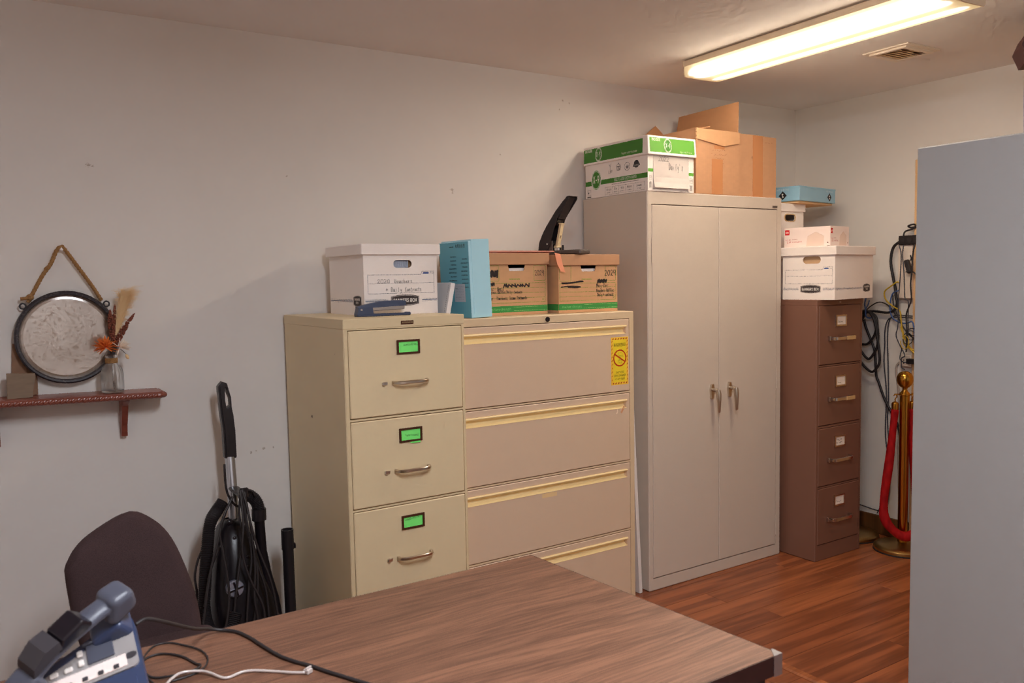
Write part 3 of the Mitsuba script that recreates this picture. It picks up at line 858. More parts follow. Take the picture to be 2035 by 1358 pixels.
# stapler in front of it
k = thing('stapler', 'navy blue desk stapler in front of the white 2020 box', 'stapler')
M = tr(1.163, -.487, ah + .001, rz=-3) @ np.diag([1, 1, .86, 1])
zz = 0.0
part(k, 'base', join(bx(0, .204, -.019, .019, 0, .0105, .003), bx(.19, .206, -.016, .016, .0, .013, .003)), 'navy_metal', M=M, smooth=False)
part(k, 'hinge', hullpts([(x_, s * .017, z_) for s in (-1, 1) for x_, z_ in ((.0, .009), (.062, .009), (.058, .038), (.006, .036))]), 'navy_metal', M=M, smooth=False)
part(k, 'rivet', cyl((.016, -.0195, .029), (.016, -.0165, .029), .004, n=12), 'chrome', M=M)
part(k, 'arm', hullpts([(x_, s * w_, z_) for s in (-1, 1) for x_, z_, w_ in ((.004, .036, .014), (.004, .042, .012), (.06, .050, .015), (.06, .056, .012), (.10, .063, .012), (.17, .064, .012), (.188, .062, .011), (.188, .042, .015), (.06, .036, .015))]), 'navy_metal', M=M, smooth=25)
part(k, 'magazine', mv(bx(.058, .184, -.0105, .0105, -.008, .008, .0015), tr(0, 0, .029, ry=-1.5)), 'chrome', M=M, smooth=False)

# booklet and teal box
M = tr(1.538, -.462, bh + .001, ry=12)
k = thing('booklet_box', 'thin white slip box leaning between the white box and the teal box', 'book')
part(k, 'cover', bx(0, .0185, 0, .19, 0, .142, .001), 'paper_white', M=M, smooth=False)
pr = Print((0, .19, 0), (0, -1, 0), (0, 0, 1))
pr.rect(0.001, .189, 0.001, .141, (196, 198, 202), 0)
for i in range(15):
    a_ = rng.uniform(.004, .006)
    pr.rect(.172, .178, .012 + i * .0082, .012 + i * .0082 + a_, (146, 150, 158), 1)
pr.add(k, 'printing', None, M)

M = tr(1.631, -.505, bh + .001, ry=-2.0)
k = thing('paper_box', 'upright teal and light blue box with upside-down text, left of the kraft boxes', 'box')
w, d, h = .093, .235, .302
part(k, 'body', bx(.012, w, .0, d, 0, h, .0015), 'blue_box', M=M, smooth=False)
part(k, 'cover_flap', bx(0, .0125, .0, d, .0, h - .006, .0015), 'blue_box', M=M, smooth=False)
pr = Print((0, d, 0), (0, -1, 0), (0, 0, 1))
pr.rect(.0015, d - .0015, .001, h - .0075, (104, 172, 192), 0)
rng2 = random.Random(3)
for cu, n0 in ((.118, 9), (.205, 8)):
    for i in range(n0):
        L = rng2.uniform(.038, .062)
        v = .236 - i * .0155 if cu < .2 else .226 - i * .0155
        u1 = cu + .018
        q = u1 - L
        while q < u1:
            a = rng2.uniform(.003, .008)
            pr.rect(q, min(q + a, u1), v, v + .0042, (52, 92, 104), 1)
            q += a + .0016
for i in range(5):
    u_ = .138 + i * .0155
    pr.outline(u_, u_ + .008, .272, .286, .002, (36, 56, 64), 1, r=.002).rect(u_ + .003, u_ + .005, .275, .283, (36, 56, 64), 1)
pr.rect(.088, .121, .275, .279, (52, 92, 104), 1)
pr.rect(.112, .196, .062, .132, (186, 192, 204), 1)
for i in range(9):
    pr.rect(.118, .186, .072 + i * .0062, .0732 + i * .0062, (160, 168, 184), 2)
pr.add(k, 'printing', 'small dark upside-down text and a pale address label', M)
pr = Print((w, 0, 0), (-1, 0, 0), (0, 0, 1))


# two kraft records boxes on the lateral file
def kraft_box(label, x0, x1, y0, h, texts):
    w, d = x1 - x0, .36
    M = tr(x0, y0, bh + .001)
    hole = Polygon([(w * .5 - .043, h - .045), (w * .5 + .043, h - .045), (w * .5 + .036, h - .072), (w * .5 - .036, h - .072)])
    k = records_box(label, 'kraft records boxes on the lateral file', M, w, d, h, .047, 'kraft', 'kraft_b', hole, .008)
    G, G2 = (118, 142, 52), (58, 136, 66)
    pr = Print((0, 0, 0), (1, 0, 0), (0, 0, 1))
    top = h - .05
    pr.outline(.005, .066, h - .113, top, .0014, G, 0, r=.003).outline(w - .068, w - .008, h - .113, top, .0014, G, 0, r=.003)
    pr.rect(w * .38, w * .55, h - .1065, h - .1035, G, 0)
    y0_, y1_ = .050, h - .121
    pr.outline(.006, w - .010, y0_, y1_, .0014, G, 0, r=.003)
    for i in (1, 2, 3):
        v = y0_ + (y1_ - y0_) * i / 4
        pr.rect(.007, w - .011, v - .0006, v + .0006, G, 0)
    pr.poly(Point(w - .022, y0_ + .012).buffer(.004).exterior.buffer(.0007), G, 0)
    pr.rect(.0005, w - .0005, .0125, .038, G2, 0)
    pr.text('medium strength', .016, .021, .0098, (116, 188, 112), 1, width=.104)
    pr.rect(.135, w - .001, .032, .0332, (150, 190, 120), 1).rect(.135, w - .001, .0175, .0187, (150, 190, 120), 1)
    texts(pr, w, h)
    pr.add(k, 'printing', 'green print with black pen marks', M)
    pr = Print((0, d, 0), (0, -1, 0), (0, 0, 1))
    pr.rect(.0005, d - .0005, .0125, .038, G2, 0)
    pr.add(k, 'printing', None, M)
    solo('paper_stack', mv(raw(w * .5 - .06, w * .5 + .06, .010, .016, .0055, h - .06), M), 'paper_white', label.split(' with')[0].replace('kraft records box', 'white papers showing in the handle hole of the kraft box'), 'papers', smooth=False)
    return k


BK = (36, 28, 28)


def t1(pr, w, h):
    pr.scribble(.010, .060, h - .100, h - .068, BK, .007, 8).hand('2024', w - .064, h - .092, .021, .05, BK, .0017)
    pr.scribble(.006, .044, .121, .133, BK, .006, 5).scribble(.080, .215, .113, .128, BK, .005, 10)
    pr.hand('Dec', .012, .102, .014, .03, BK, .0017).hand('- April', .044, .102, .0145, .046, BK, .0017)
    pr.hand('Vouchers Raffles Daily', .010, .0895, .0115, .118, BK, .0015).hand('+ Contracts', .130, .0885, .0105, .048, BK, .0015)
    pr.hand('Cat', .012, .0795, .0115, .018, BK, .0017)
    pr.hand('Timer - Timesheets, Income Statements', .012, .064, .0125, .19, BK, .0016)


def t2(pr, w, h):
    pr.hand('2024', w - .072, h - .092, .024, .066, BK, .0026)
    pr.scribble(w - .112, w - .063, h - .122, h - .106, BK, .0075, 6)
    pr.line(spline([(.016, .127), (.07, .1275), (.115, .133), (.13, .131), (.10, .129), (.06, .1245), (.02, .124)], 5), .0042, BK, 2)
    pr.line(spline([(.014, .1095), (.06, .112), (.115, .109), (.09, .106), (.05, .1085)], 5), .0042, BK, 2)
    pr.hand('May-Dec.', w - .118, .1045, .0155, .078, BK, .0016).hand('Vouchers Raffles', w - .118, .084, .0145, .098, BK, .0016).hand('Daily + contracts', w - .112, .0665, .0135, .09, BK, .0016)


K1 = kraft_box('left kraft records box with green print, behind the teal box', 1.742, 2.047, -.425, .252, t1)
K2 = kraft_box('right kraft records box with green print, under the heavy stapler', 2.078, 2.398, -.462, .246, t2)

# salmon folders lying on the left kraft box
ztop = bh + .001 + .252
for i, (dz, rz, x0_, L_, y0_) in enumerate(((.0008, 0.5, 1.745, .34, -.40), (.0062, -1.6, 1.752, .345, -.405))):
    k = thing('paper_folder', ('lower salmon paper folder on the left kraft box', 'upper salmon paper folder on the left kraft box')[i], 'folder')
    M = tr(x0_, y0_, ztop + dz, rz)
    part(k, 'back_cover', bx(0, L_, 0, .23, 0, .0012, 0), 'folder_salmon', M=M, smooth=False)
    part(k, 'paper', bx(.004, L_ - .004, .004, .226, .0013, .0034, 0), 'paper_white', M=M, smooth=False)
    part(k, 'front_cover', bx(0, L_ - .004, .001, .228, .0035, .0047, 0), 'folder_salmon', M=M, smooth=False)
k = thing('paper_slip', 'salmon paper strip hanging down between the two kraft boxes', 'paper')
sl = [(2.066, -.470, 1.552), (2.066, -.474, 1.548), (2.068, -.4765, 1.53), (2.073, -.479, 1.505), (2.083, -.4825, 1.475)]
pts = []
for i, (a, b, c) in enumerate(sl):
    pts.append(((a - .013 + .006 * (i == 4), b, c + .003), (a + .017, b + .001, c - .002)))
vv = np.array([q for pq in pts for q in pq] + [(q[0], q[1] - .0009, q[2]) for pq in pts for q in pq])
ff = []
n = len(pts) * 2
for i in range(len(pts) - 1):
    a, b, c, d_ = 2 * i, 2 * i + 1, 2 * i + 3, 2 * i + 2
    ff += [(a, b, c), (a, c, d_), (n + a, n + c, n + b), (n + a, n + d_, n + c), (a, n + a, n + b), (a, n + b, b), (a, d_, n + d_), (a, n + d_, n + a), (b, n + b, n + c), (b, n + c, c)]
e_ = 2 * (len(pts) - 1)
ff += [(e_, e_ + 1, n + e_ + 1), (e_, n + e_ + 1, n + e_), (0, n, n + 1), (0, n + 1, 1)]
ms = trimesh.Trimesh(vv, np.array(ff), process=False)
ms.fix_normals()
scene[k] = mikit.ply(ms, 'folder_salmon', smooth=False)

# heavy-duty stapler, jaws open, on the right kraft box
k = thing('heavy_stapler', 'black heavy-duty stapler with its lever raised, on the right kraft box', 'stapler')
M = frame((2.166, -.300, bh + .2485), (.25, -.968, 0), (.968, .25, 0), (0, 0, 1))
part(k, 'base', join(bx(-.02, .170, -.030, .030, 0, .016, .004), bx(.06, .182, -.038, .038, .0, .019, .005)), 'grey_plastic', M=M, smooth=False)
part(k, 'bracket', join(bx(-.018, .022, -.024, -.020, .014, .062, .001), bx(-.018, .022, .020, .024, .014, .062, .001), bx(-.018, -.014, -.024, .024, .014, .048, .001)), 'grey_plastic', M=M, smooth=False)
A = math.radians(58)
LM = M @ tr(.0, 0, .048) @ frame((0, 0, 0), (math.cos(A), 0, math.sin(A)), (0, 1, 0), (-math.sin(A), 0, math.cos(A)))
side = Polygon([(-.055, .012), (-.05, .030), (-.02, .044), (.06, .045), (.14, .034), (.225, .012), (.232, .004), (.222, -.002), (.12, .012), (.06, .002), (.0, -.012), (-.035, -.012)])
wall = lambda y_: prism(side, .004, frame((0, y_ + .004, 0), (1, 0, 0), (0, 0, 1), (0, -1, 0)))
topc = sweep(np.array([(-.055, 0, .014), (-.05, 0, .030), (-.02, 0, .043), (.02, 0, .046), (.06, 0, .0445), (.14, 0, .0335), (.2, 0, .0185), (.228, 0, .008), (.232, 0, .002)]), [(-.030, -.002), (.030, -.002), (.030, .002), (-.030, .002)], up=(0, 1, 0)) if False else join(*[hullpts([(x_, y_, z_ + o_) for x_, z_ in q for y_ in (-.0295, .0295) for o_ in (-.002, .002)]) for q in zip([(-.055, .014), (-.05, .030), (-.02, .043), (.02, .046), (.06, .0445), (.14, .0335), (.2, .0185), (.228, .008)], [(-.05, .030), (-.02, .043), (.02, .046), (.06, .0445), (.14, .0335), (.2, .0185), (.228, .008), (.233, .001)])])
part(k, 'lever', join(wall(-.030), wall(.026), topc), 'black_matte', M=LM, smooth=30)
part(k, 'grip_pad', bx(.118, .226, -.025, .025, .006, .012, .004), 'black_matte', M=LM, smooth=False)
part(k, 'driver_block', bx(.086, .116, -.022, .022, .010, .034, .002), 'black_gloss', M=LM, smooth=False)
B_ = math.radians(76)
MM = M @ tr(.030, 0, .030) @ frame((0, 0, 0), (math.cos(B_), 0, math.sin(B_)), (0, 1, 0), (-math.sin(B_), 0, math.cos(B_)))
mag = cut(bx(.0, .108, -.010, .010, -.006, .006, .001), raw(.045, .056, -.0045, .0045, -.02, .02))
part(k, 'magazine', join(mag, bx(.106, .109, -.014, .014, -.008, .008, 0), bx(-.002, .01, -.016, .016, -.008, .008, .001)), 'cream_paint', M=MM, smooth=False)
part(k, 'carriage', join(bx(.012, .052, -.016, .016, .017, .032, .002)), 'chrome', M=M, smooth=False)
part(k, 'spring_post', cyl((.060, 0, .018), (.060, 0, .042), .005, n=12), 'black_gloss', M=M)
part(k, 'pivot_pin', cyl((0, -.034, .048), (0, .034, .048), .004, n=12), 'chrome', M=M)

# ------------------------------------------------------------------ copy-paper box and cardboard boxes on the tall cabinet
w, d, h = .284, .442, .243
M = tr(2.5655, -.4785, ch + .001)
k = thing('copy_paper_box', 'white and green copy-paper box on the tall putty cabinet', 'box')
t = .004
part(k, 'body', cut(raw(0, w, 0, d, 0, h - .004), raw(t, w - t, t, d - t, t, h)), 'carton_white', M=M, smooth=False)
lid = cut(bx(-.006, w + .006, -.006, d + .004, h - .085, h, .002), raw(-.002, w + .002, -.002, d, h - .1, h - .004))
fl = mv(lid, np.eye(4))
flare = fl.vertices.copy()
lowf = flare[:, 2] < h - .06
flare[lowf, 1] -= np.where(flare[lowf, 1] < .01, .007, 0)
flare[lowf, 0] -= np.where(flare[lowf, 0] < .01, .003, 0)
fl.vertices = flare
part(k, 'lid', fl, 'carton_white', M=M, smooth=False)
GR, GL, INK = (62, 124, 44), (92, 154, 58), (46, 42, 46)


def badge(pr, u, v, s, lay=1):
    e = lambda a, b: affinity.translate(affinity.scale(Point(0, 0).buffer(1, quad_segs=12), a, b), u, v)
    pr.poly(e(.0215 * s, .0285 * s), (236, 234, 226), lay).poly(e(.0195 * s, .0262 * s), GR, lay + 1).poly(e(.0182 * s, .0245 * s), (236, 234, 226), lay + 2).poly(e(.0170 * s, .0230 * s), GR, lay + 3)
    pr.text('X-9', u, v - .009 * s, .020 * s, (240, 238, 230), lay + 4, width=.026 * s, center=True, bold=True)


# long side (faces -x)
pr = Print((0, d, 0), (0, -1, 0), (0, 0, 1))
pr.rect(.001, d - .001, .0585, .0805, GR, 0)
badge(pr, .083, .083, 1.72)
pr.text('MULTI-USE COPY PAPER', .292, .0635, .0135, (236, 236, 226), 1, width=.152, center=True)
for i in range(26):
    pr.rect(.197 + i * .0072, .202 + i * .0072, .0505, .0535, (104, 96, 98), 0)
for u, kind in ((.185, 0), (.245, 1), (.305, 2), (.368, 3)):
    v = .122
    if kind == 0:
        pr.line([(u, v), (u, v + .015), (u - .008, v + .024)], .0016, INK).line([(u, v + .012), (u + .008, v + .024)], .0016, INK).line([(u - .01, v - .006), (u - .01, v - .018), (u + .002, v - .018), (u + .002, v - .006), (u + .014, v - .006), (u + .014, v - .013), (u + .002, v - .013)], .002, INK)
    elif kind == 1:
        pr.line([(u + .017 * math.cos(a), v + .018 * math.sin(a)) for a in np.linspace(-.2, math.pi + .2, 14)], .0016, INK).text('USA', u, v - .012, .015, INK, 0, width=.026, center=True, bold=True).rect(u - .013, u + .013, v + .005, v + .009, INK, 0).poly(Point(u, v + .021).buffer(.003), INK, 0)
    elif kind == 2:
        pr.poly(Point(u, v).buffer(.018).exterior.buffer(.0009), INK, 0).poly([(u - .009, v + .004), (u, v + .010), (u + .010, v + .005), (u + .010, v - .006), (u, v - .011), (u - .009, v - .006)], (120, 116, 116), 0).poly([(u - .009, v + .004), (u, v + .010), (u + .010, v + .005), (u, v)], (190, 186, 184), 1)
    else:
        pr.poly(Point(u, v + .004).buffer(.017), INK, 0).poly([(u - .024, v - .008), (u + .024, v - .004), (u + .02, v + .006), (u - .02, v + .003)], INK, 0).text('JAM FREE', u, v - .004, .006, (230, 224, 216), 1, width=.03, center=True)
pr.outline(.148, .424, .006, .042, .001, INK, 0)
for u in (.200, .246, .294, .346):
    pr.rect(u - .0005, u + .0005, .006, .042, INK, 0)
for u, s_, s2 in ((.174, '8.5 x 11 in', 'letter'), (.223, '20 lb', 'weight'), (.270, '92 US', 'brightness'), (.320, '5000 ct', 'sheets'), (.385, '10 reams', 'of 500 sheets')):
    pr.text(s_, u, .0255, .0085, INK, 0, width=.034 if len(s_) > 5 else .02, center=True, bold=True).text(s2, u, .0135, .0055, INK, 0, width=.026, center=True)
pr.outline(.016, .040, .012, .040, .0012, INK, 0).poly(Point(.024, .026).buffer(.004), INK, 0).rect(.014, .042, .004, .008, INK, 0)
pr.add(k, 'printing', 'green band, badge and small black icons', M)
pr = Print((-.0065, d + .004, h - .085), (0, -1, 0), (-.035, 0, 1) if False else (0, 0, 1))
pr = Print((-.0092, d + .004, h - .085), (0, -1, 0), (.032, 0, .9995))
pr.rect(.004, d - .02, .010, .074, GR, 0)
pr.text('BOISE', .014, .060, .0115, (240, 238, 230), 1, width=.052, bold=True)
badge(pr, .115, .042, 1.12)
pr.text('Paper with Purpose', .282, .0195, .0095, (226, 232, 206), 1, width=.105)
pr.add(k, 'printing', None, M)
pr = Print((0, 0, 0), (1, 0, 0), (0, 0, 1))
pr.rect(.001, .032, .084, .098, GL, 0).rect(w - .034, w - .001, .076, .090, GL, 0)
for i in range(11):
    pr.rect(.008, .022, .014 + i * .0024, .0152 + i * .0024, INK, 0).rect(w - .026, w - .010, .008 + i * .0024, .0092 + i * .0024, INK, 0)
pr.outline(.010, .024, .048, .068, .001, INK, 0).outline(w - .026, w - .008, .042, .064, .001, INK, 0)
pr.text('X9', .012, .055, .008, INK, 0, width=.010).text('X9', w - .023, .050, .007, INK, 0, width=.012)
pr.line(spline([(.03, .010), (.05, .012), (.07, .009), (.085, .011)], 4), .0015, (110, 100, 100), 0).line(spline([(w - .09, .003), (w - .06, .006), (w - .03, .004)], 4), .0018, (96, 86, 86), 0)
pr.add(k, 'printing', None, M)
pr = Print((0, -.0135, h - .085), (1, 0, 0), (0, .090, .996))
pr.rect(.004, w - .006, .012, .076, GL, 0)
pr.text('BOISE', .016, .062, .0115, (240, 240, 226), 1, width=.050, bold=True)
badge(pr, .112, .043, 1.1)
pr.text('Paper with Purpose', .222, .017, .0075, (226, 240, 200), 1, width=.074, center=True)
pr.add(k, 'printing', None, M)
# taped sheet, its foot curling out
sh = []
for i in range(7):
    v = .014 + i * (.158 - .014) / 6
    sh.append((v, -.0012 - (.010 if i == 0 else .003 if i == 1 else 0)))
v_, f_ = [], []
for v, yy in sh:
    v_ += [(.032, yy, v), (w - .034, yy, v), (.032, yy - .0008, v), (w - .034, yy - .0008, v)]
for i in range(6):
    a = i * 4
    f_ += [(a + 2, a + 3, a + 7), (a + 2, a + 7, a + 6), (a, a + 5, a + 1), (a, a + 4, a + 5), (a, a + 2, a + 6), (a, a + 6, a + 4), (a + 1, a + 7, a + 3), (a + 1, a + 5, a + 7)]
part(k, 'taped_sheet', trimesh.Trimesh(np.array(v_, float), np.array(f_), process=False), 'sheet_paper', M=M, smooth=False)
pr = Print((.032, -.0022, .014), (1, 0, 0), (0, 0, 1))
pr.hand('2022', .030, .118, .021, .066, (70, 62, 66), .0016).hand("Daily's", .092, .083, .028, .092, (70, 62, 66), .0016)
pr.add(k + '__taped_sheet', 'handwriting', None, M)


def carton(name, label, x0, x1, y0, y1, z, h, flaps, tapes, marks):
    k = thing(name, label, 'box', 'cardboard boxes on the tall cabinet')
    t = .006
    body = cut(raw(x0, x1, y0, y1, z, z + h), raw(x0 + t, x1 - t, y0 + t, y1 - t, z + t, z + h + .1))
    part(k, 'body', body, 'kraft_b', smooth=False)
    for pts in flaps:
        q = np.asarray(pts, float)
        nrm = np.cross(q[1] - q[0], q[2] - q[0])
        nrm /= np.linalg.norm(nrm)
        part(k, 'flap', hullpts(np.vstack([q, q + nrm * .005])), 'kraft_inside', smooth=False)
    for u0, u1, v0, v1 in tapes:
        part(k, 'packing_tape', bx(x0 + u0, x0 + u1, y0 - .0008, y0 - .0001, z + v0, z + v1, 0), 'parcel_tape', smooth=False)
    pr = Print((x0, y0 - .0002, z), (1, 0, 0), (0, 0, 1))
    marks(pr)
    pr.add(k, 'pen_marks')
    return k


PM = (150, 104, 74)


def m1(pr):
    for i, (u, v, L) in enumerate(((.11, .205, .09), (.10, .185, .11), (.13, .168, .06), (.12, .15, .07), (.15, .185, .05))):
        for j in range(6):
            pr.line([(u + j * L / 6, v + rng.uniform(-.004, .004)), (u + (j + .5) * L / 6, v + rng.uniform(-.004, .006))], .0014, PM, 0)


def m2(pr):
    pr.hand('Events', .07, .185, .018, .075, (132, 90, 64), .0016, 0)
    for j in range(6):
        pr.line([(.19 + j * .012, .268 + rng.uniform(-.003, .003)), (.197 + j * .012, .268 + rng.uniform(-.003, .003))], .0016, PM, 0)


zc = ch + .001
bx1_, bx2_ = 2.868, 3.166
by0, by1 = -.474, -.035
c1 = carton('cardboard_box', 'left cardboard box with an upright flap on the tall cabinet', bx1_, bx2_ - .001, by0, by1, zc, .300,
            [[(bx2_ - .008, by1 - .01, zc + .296), (bx2_ - .008, by0 + .004, zc + .296), (bx2_ - .002, by0 + .006, zc + .446), (bx2_ - .002, by1 - .035, zc + .440)],
             [(bx1_ + .006, by0 + .02, zc + .298), (bx1_ + .006, by1 - .02, zc + .298), (bx1_ + .125, by1 - .04, zc + .322), (bx1_ + .125, by0 + .03, zc + .322)],
             [(2.90, -.04, zc + .296), (3.13, -.04, zc + .296), (3.082, -.03, zc + .350), (3.036, -.022, zc + .391), (2.95, -.03, zc + .332)]],
            [(.105, .178, .0, .165), (.122, .19, .212, .296)], m1)
part(c1, 'torn_layer', hullpts([(bx1_ + .002, by0 - .0035, zc + .299), (bx2_ - .006, by0 - .0035, zc + .299), (bx2_ - .006, by0 - .0045, zc + .246), (bx1_ + .18, by0 - .0055, zc + .226), (bx1_ + .004, by0 - .0045, zc + .250), (bx1_ + .002, by0 - .0003, zc + .299), (bx2_ - .006, by0 - .0003, zc + .299), (bx2_ - .006, by0 - .0003, zc + .246), (bx1_ + .18, by0 - .0003, zc + .226), (bx1_ + .004, by0 - .0003, zc + .250)]), 'kraft', smooth=False, label='front flap folded down and torn')
part(c1, 'corrugated_edge', join(*[bx(bx1_ - .001 - .002 * (i % 2), bx1_ + .006, by0 - .004 - .002 * (i % 3), by0 + .001, zc + .238 + .0052 * i, zc + .2415 + .0052 * i, 0) for i in range(12)]), 'kraft_edge', smooth=False)
c2 = carton('cardboard_box', 'right cardboard box with taped front, at the corner of the tall cabinet', bx2_ + .001, 3.444, by0 + .014, by1, zc, .297,
            [[(bx2_ + .008, by0 + .03, zc + .296), (3.36, by0 + .02, zc + .296), (3.34, by0 + .16, zc + .329), (bx2_ + .02, by0 + .17, zc + .325)],
             [(bx2_ + .006, by1 - .006, zc + .296), (3.43, by1 - .006, zc + .296), (3.36, by1 - .27, zc + .318), (bx2_ + .008, by1 - .27, zc + .330)]],
            [(.105, .178, .0, .298)], m2)

# ------------------------------------------------------------------ boxes on the brown cabinet
w, d, h = .280, .392, .262
RM = tr(3.5338, -.742, dh + .0016, rz=-82) @ tr(-w, 0, 0)
B2 = records_box('white records box set askew on the brown file cabinet', None, RM, w, d, h, .044, 'carton_white', 'carton_white', rrect(.096, .036, .018, .158, .196), .010)
pr = Print((0, 0, 0), (1, 0, 0), (0, 0, 1))
bankers_front(pr, w)
pr.add(B2, 'printing', None, RM)
pr = Print((w, 0, 0), (0, 1, 0), (0, 0, 1))
bankers_side(pr, d, d - .068)
pr.add(B2, 'printing', None, RM)
solo('paper_stack', mv(raw(.07, .25, .012, .03, .0055, .225), RM), 'folder_tan', 'brown folders inside the handle hole of the askew white box', 'papers', smooth=False)

k = thing('envelope_box', 'white envelope box with red square logo on the askew white box', 'box')
ew, ed, eh = .245, .20, .098
EM = tr(3.553, -.700, dh + .0016 + h + .0008, rz=-80) @ tr(-ew, 0, 0)
part(k, 'carton', cut(bx(0, ew, 0, ed, 0, eh, .001), raw(.01, .06, -.01, .0012, -.01, .004)), 'pink_white', M=EM, smooth=False)
RD, SL = (200, 48, 52), (196, 158, 150)
for o_, e_, L_ in (((0, 0, 0), (1, 0, 0), ew), ((ew, 0, 0), (0, 1, 0), ed)):
    pr = Print(o_, e_, (0, 0, 1))
    q = .006 if L_ == ew else .004
    s = 1 if L_ == ew else .85
    pr.rect(q, q + .024 * s, .062, .088, RD, 0).rect(q + .004, q + .020 * s, .070, .080, (238, 170, 166), 1, r=.003)
    pr.text("'10", q + .003, .022, .018, (206, 112, 108), 0, width=.026 * s)
    for j in range(6):
        pr.rect(q + (.038 + .0052 * j) * s, q + (.0418 + .0052 * j) * s, .037, .041, SL, 0)
    pr.text('envelopes', q + .038 * s, .023, .0085, (200, 120, 114), 0, width=.052 * s)
    u = L_ * (.49 if L_ == ew else .47)
    pr.poly([(u, .003), (u + .092 * s, .003), (u + .092 * s, .050), (u + .05 * s, .072), (u + .006, .050)], (228, 204, 190), 0)
    pr.line([(u + .006, .050), (u + .05 * s, .072), (u + .092 * s, .050)], .0012, (206, 178, 164), 1)
    pr.rect(L_ - .016, L_ - .010, .014, .02, (120, 90, 84), 0).rect(L_ - .016, L_ - .002, .0, .003, (100, 84, 78), 0)
    pr.add(k, 'printing', None, EM)

# two white boxes stacked behind, against the wall
w2, d2, h2 = .268, .372, .247
for i in range(2):
    M = tr(3.478, -.394, dh + .0016 + i * (h2 + .001))
    kk = records_box(('lower white records box hidden behind the askew white box', 'upper white records box behind the envelope box, carrying the blue box')[i], None, M, w2, d2, h2, .042, 'carton_white', 'carton_white', rrect(.082, .033, .015, .158, .174), .008)
    if i:
        part(kk, 'handle_rim', prism(rrect(.088, .039, .018, .158, .174).difference(rrect(.080, .031, .0145, .158, .174)), .003, frame((0, 0, 0), (1, 0, 0), (0, 0, 1), (0, -1, 0))), 'tan_plastic', M=M, smooth=False)
zt = dh + .0016 + 2 * (h2 + .001)
M = tr(3.634, -.455, zt + .0005, rz=9)
solo('box_tray', mv(bx(.012, .372, .012, .218, 0, .011, .001), M), 'kraft_edge', 'tan tray under the long blue box, on the upper white box', 'tray', smooth=False)
k = thing('ream_box', 'long glossy light blue box with black diamonds, top of the corner stack', 'box')
M = tr(3.634, -.455, zt + .012, rz=9)
part(k, 'carton', bx(0, .384, 0, .23, 0, .074, .002), 'ream_blue', M=M, smooth=False)
part(k, 'lid_edge', join(bx(-.0012, .198, -.0012, .2312, .067, .0755, .001), bx(.2, .3852, -.0012, .2312, .067, .0755, .001)), 'ream_blue', M=M, smooth=False)
for o_, e_, L_, c_ in (((0, 0, 0), (1, 0, 0), .384, .318), ((0, .23, 0), (0, -1, 0), .23, .135)):
    pr = Print(o_, e_, (0, 0, 1))
    pr.poly([(c_ - .023, .030), (c_, .053), (c_ + .023, .030), (c_, .007)], (34, 32, 34), 0)
    pr.poly(Point(c_ - .001, .036).buffer(.0048), (226, 226, 224), 1).poly(Point(c_ + .001, .024).buffer(.0048), (226, 226, 224), 1)
    for i in range(6):
        a = (i - 2.5) * .17
        u_, v_q = c_ + .078 * math.sin(a), .045 + .016 * math.cos(a)
        pr.poly(Point(u_, v_q).buffer(.0042).difference(Point(u_ + .001 * (i % 3 - 1), v_q).buffer(.0026)), (196, 214, 222), 1).rect(u_ - .004, u_ - .0025, v_q - .006 * (i % 2), v_q + .005, (196, 214, 222), 1)
    pr.add(k, 'printing', 'black diamond and pale lettering', M)


# ================================================================== SHELF CORNER
k = thing('wall_shelf', 'dark red-brown wooden wall shelf with a carved rope edge', 'shelf')
tilt = 1.45
SM = tr(.0, 0, 1.0903, ry=tilt)
sl_, sr_ = -.42, .577
board = prism(Polygon([(sl_, -.0005), (sr_ - .002, -.0005), (sr_ - .001, -.118), (sr_ - .012, -.128), (sl_, -.128)]), .014, tr(0, 0, -.014))
part(k, 'board', board, 'shelf_wood', M=SM, smooth=False)
part(k, 'front_moulding', tube([(sl_, -.128, -.0125), (sr_ - .012, -.128, -.0125), (sr_ + .003, -.116, -.0125), (sr_ + .004, -.06, -.0125), (sr_ + .004, -.001, -.0125)], .0105, 10), 'shelf_wood', M=SM)
beads = []
for i in range(58):
    x_ = sl_ + .01 + i * .0168
    if x_ < sr_ - .014:
        beads.append(mv(trimesh.creation.icosphere(2, 1.0).apply_scale((.011, .0052, .0062)), tr(x_, -.1372, -.0125, ry=-38)))
bk = part(k, 'rope_carving', join(*beads), 'shelf_wood', M=SM)
labels[bk] = {'kind': 'stuff'}
for xb in (.067, .457):
    pb = Polygon([(-.001, -.016), (-.112, -.016), (-.112, -.03), (-.075, -.05), (-.055, -.09), (-.034, -.125), (-.026, -.165), (-.001, -.165)])
    part(k, 'bracket', prism(pb, .02, frame((xb - .01, 0, 1.0903 - .0253 * xb), (0, 1, 0), (0, 0, 1), (1, 0, 0))), 'shelf_wood', smooth=False)

zsh = lambda x: 1.0903 - .0253 * x + .0009
solo('wood_board', mv(hullpts([(x_, y_, z_) for y_ in (-.0125, -.002) for x_, z_ in ((.118, .0), (.196, .0), (.198, .17), (.129, .178))]), tr(0, 0, zsh(.16))), 'block_wood', 'taller brown wooden board on the shelf, partly behind the mirror', 'board', smooth=False)
solo('wood_block', mv(prism(Polygon([(.103, 0), (.176, 0), (.179, .028), (.187, .066), (.187, .078), (.105, .083)]), .028, frame((0, -.053, 0), (1, 0, 0), (0, 0, 1), (0, -1, 0))), tr(0, 0, zsh(.145))), 'block_grey', 'lower grey-brown notched block on the shelf, in front of the brown board', 'block', smooth=False)

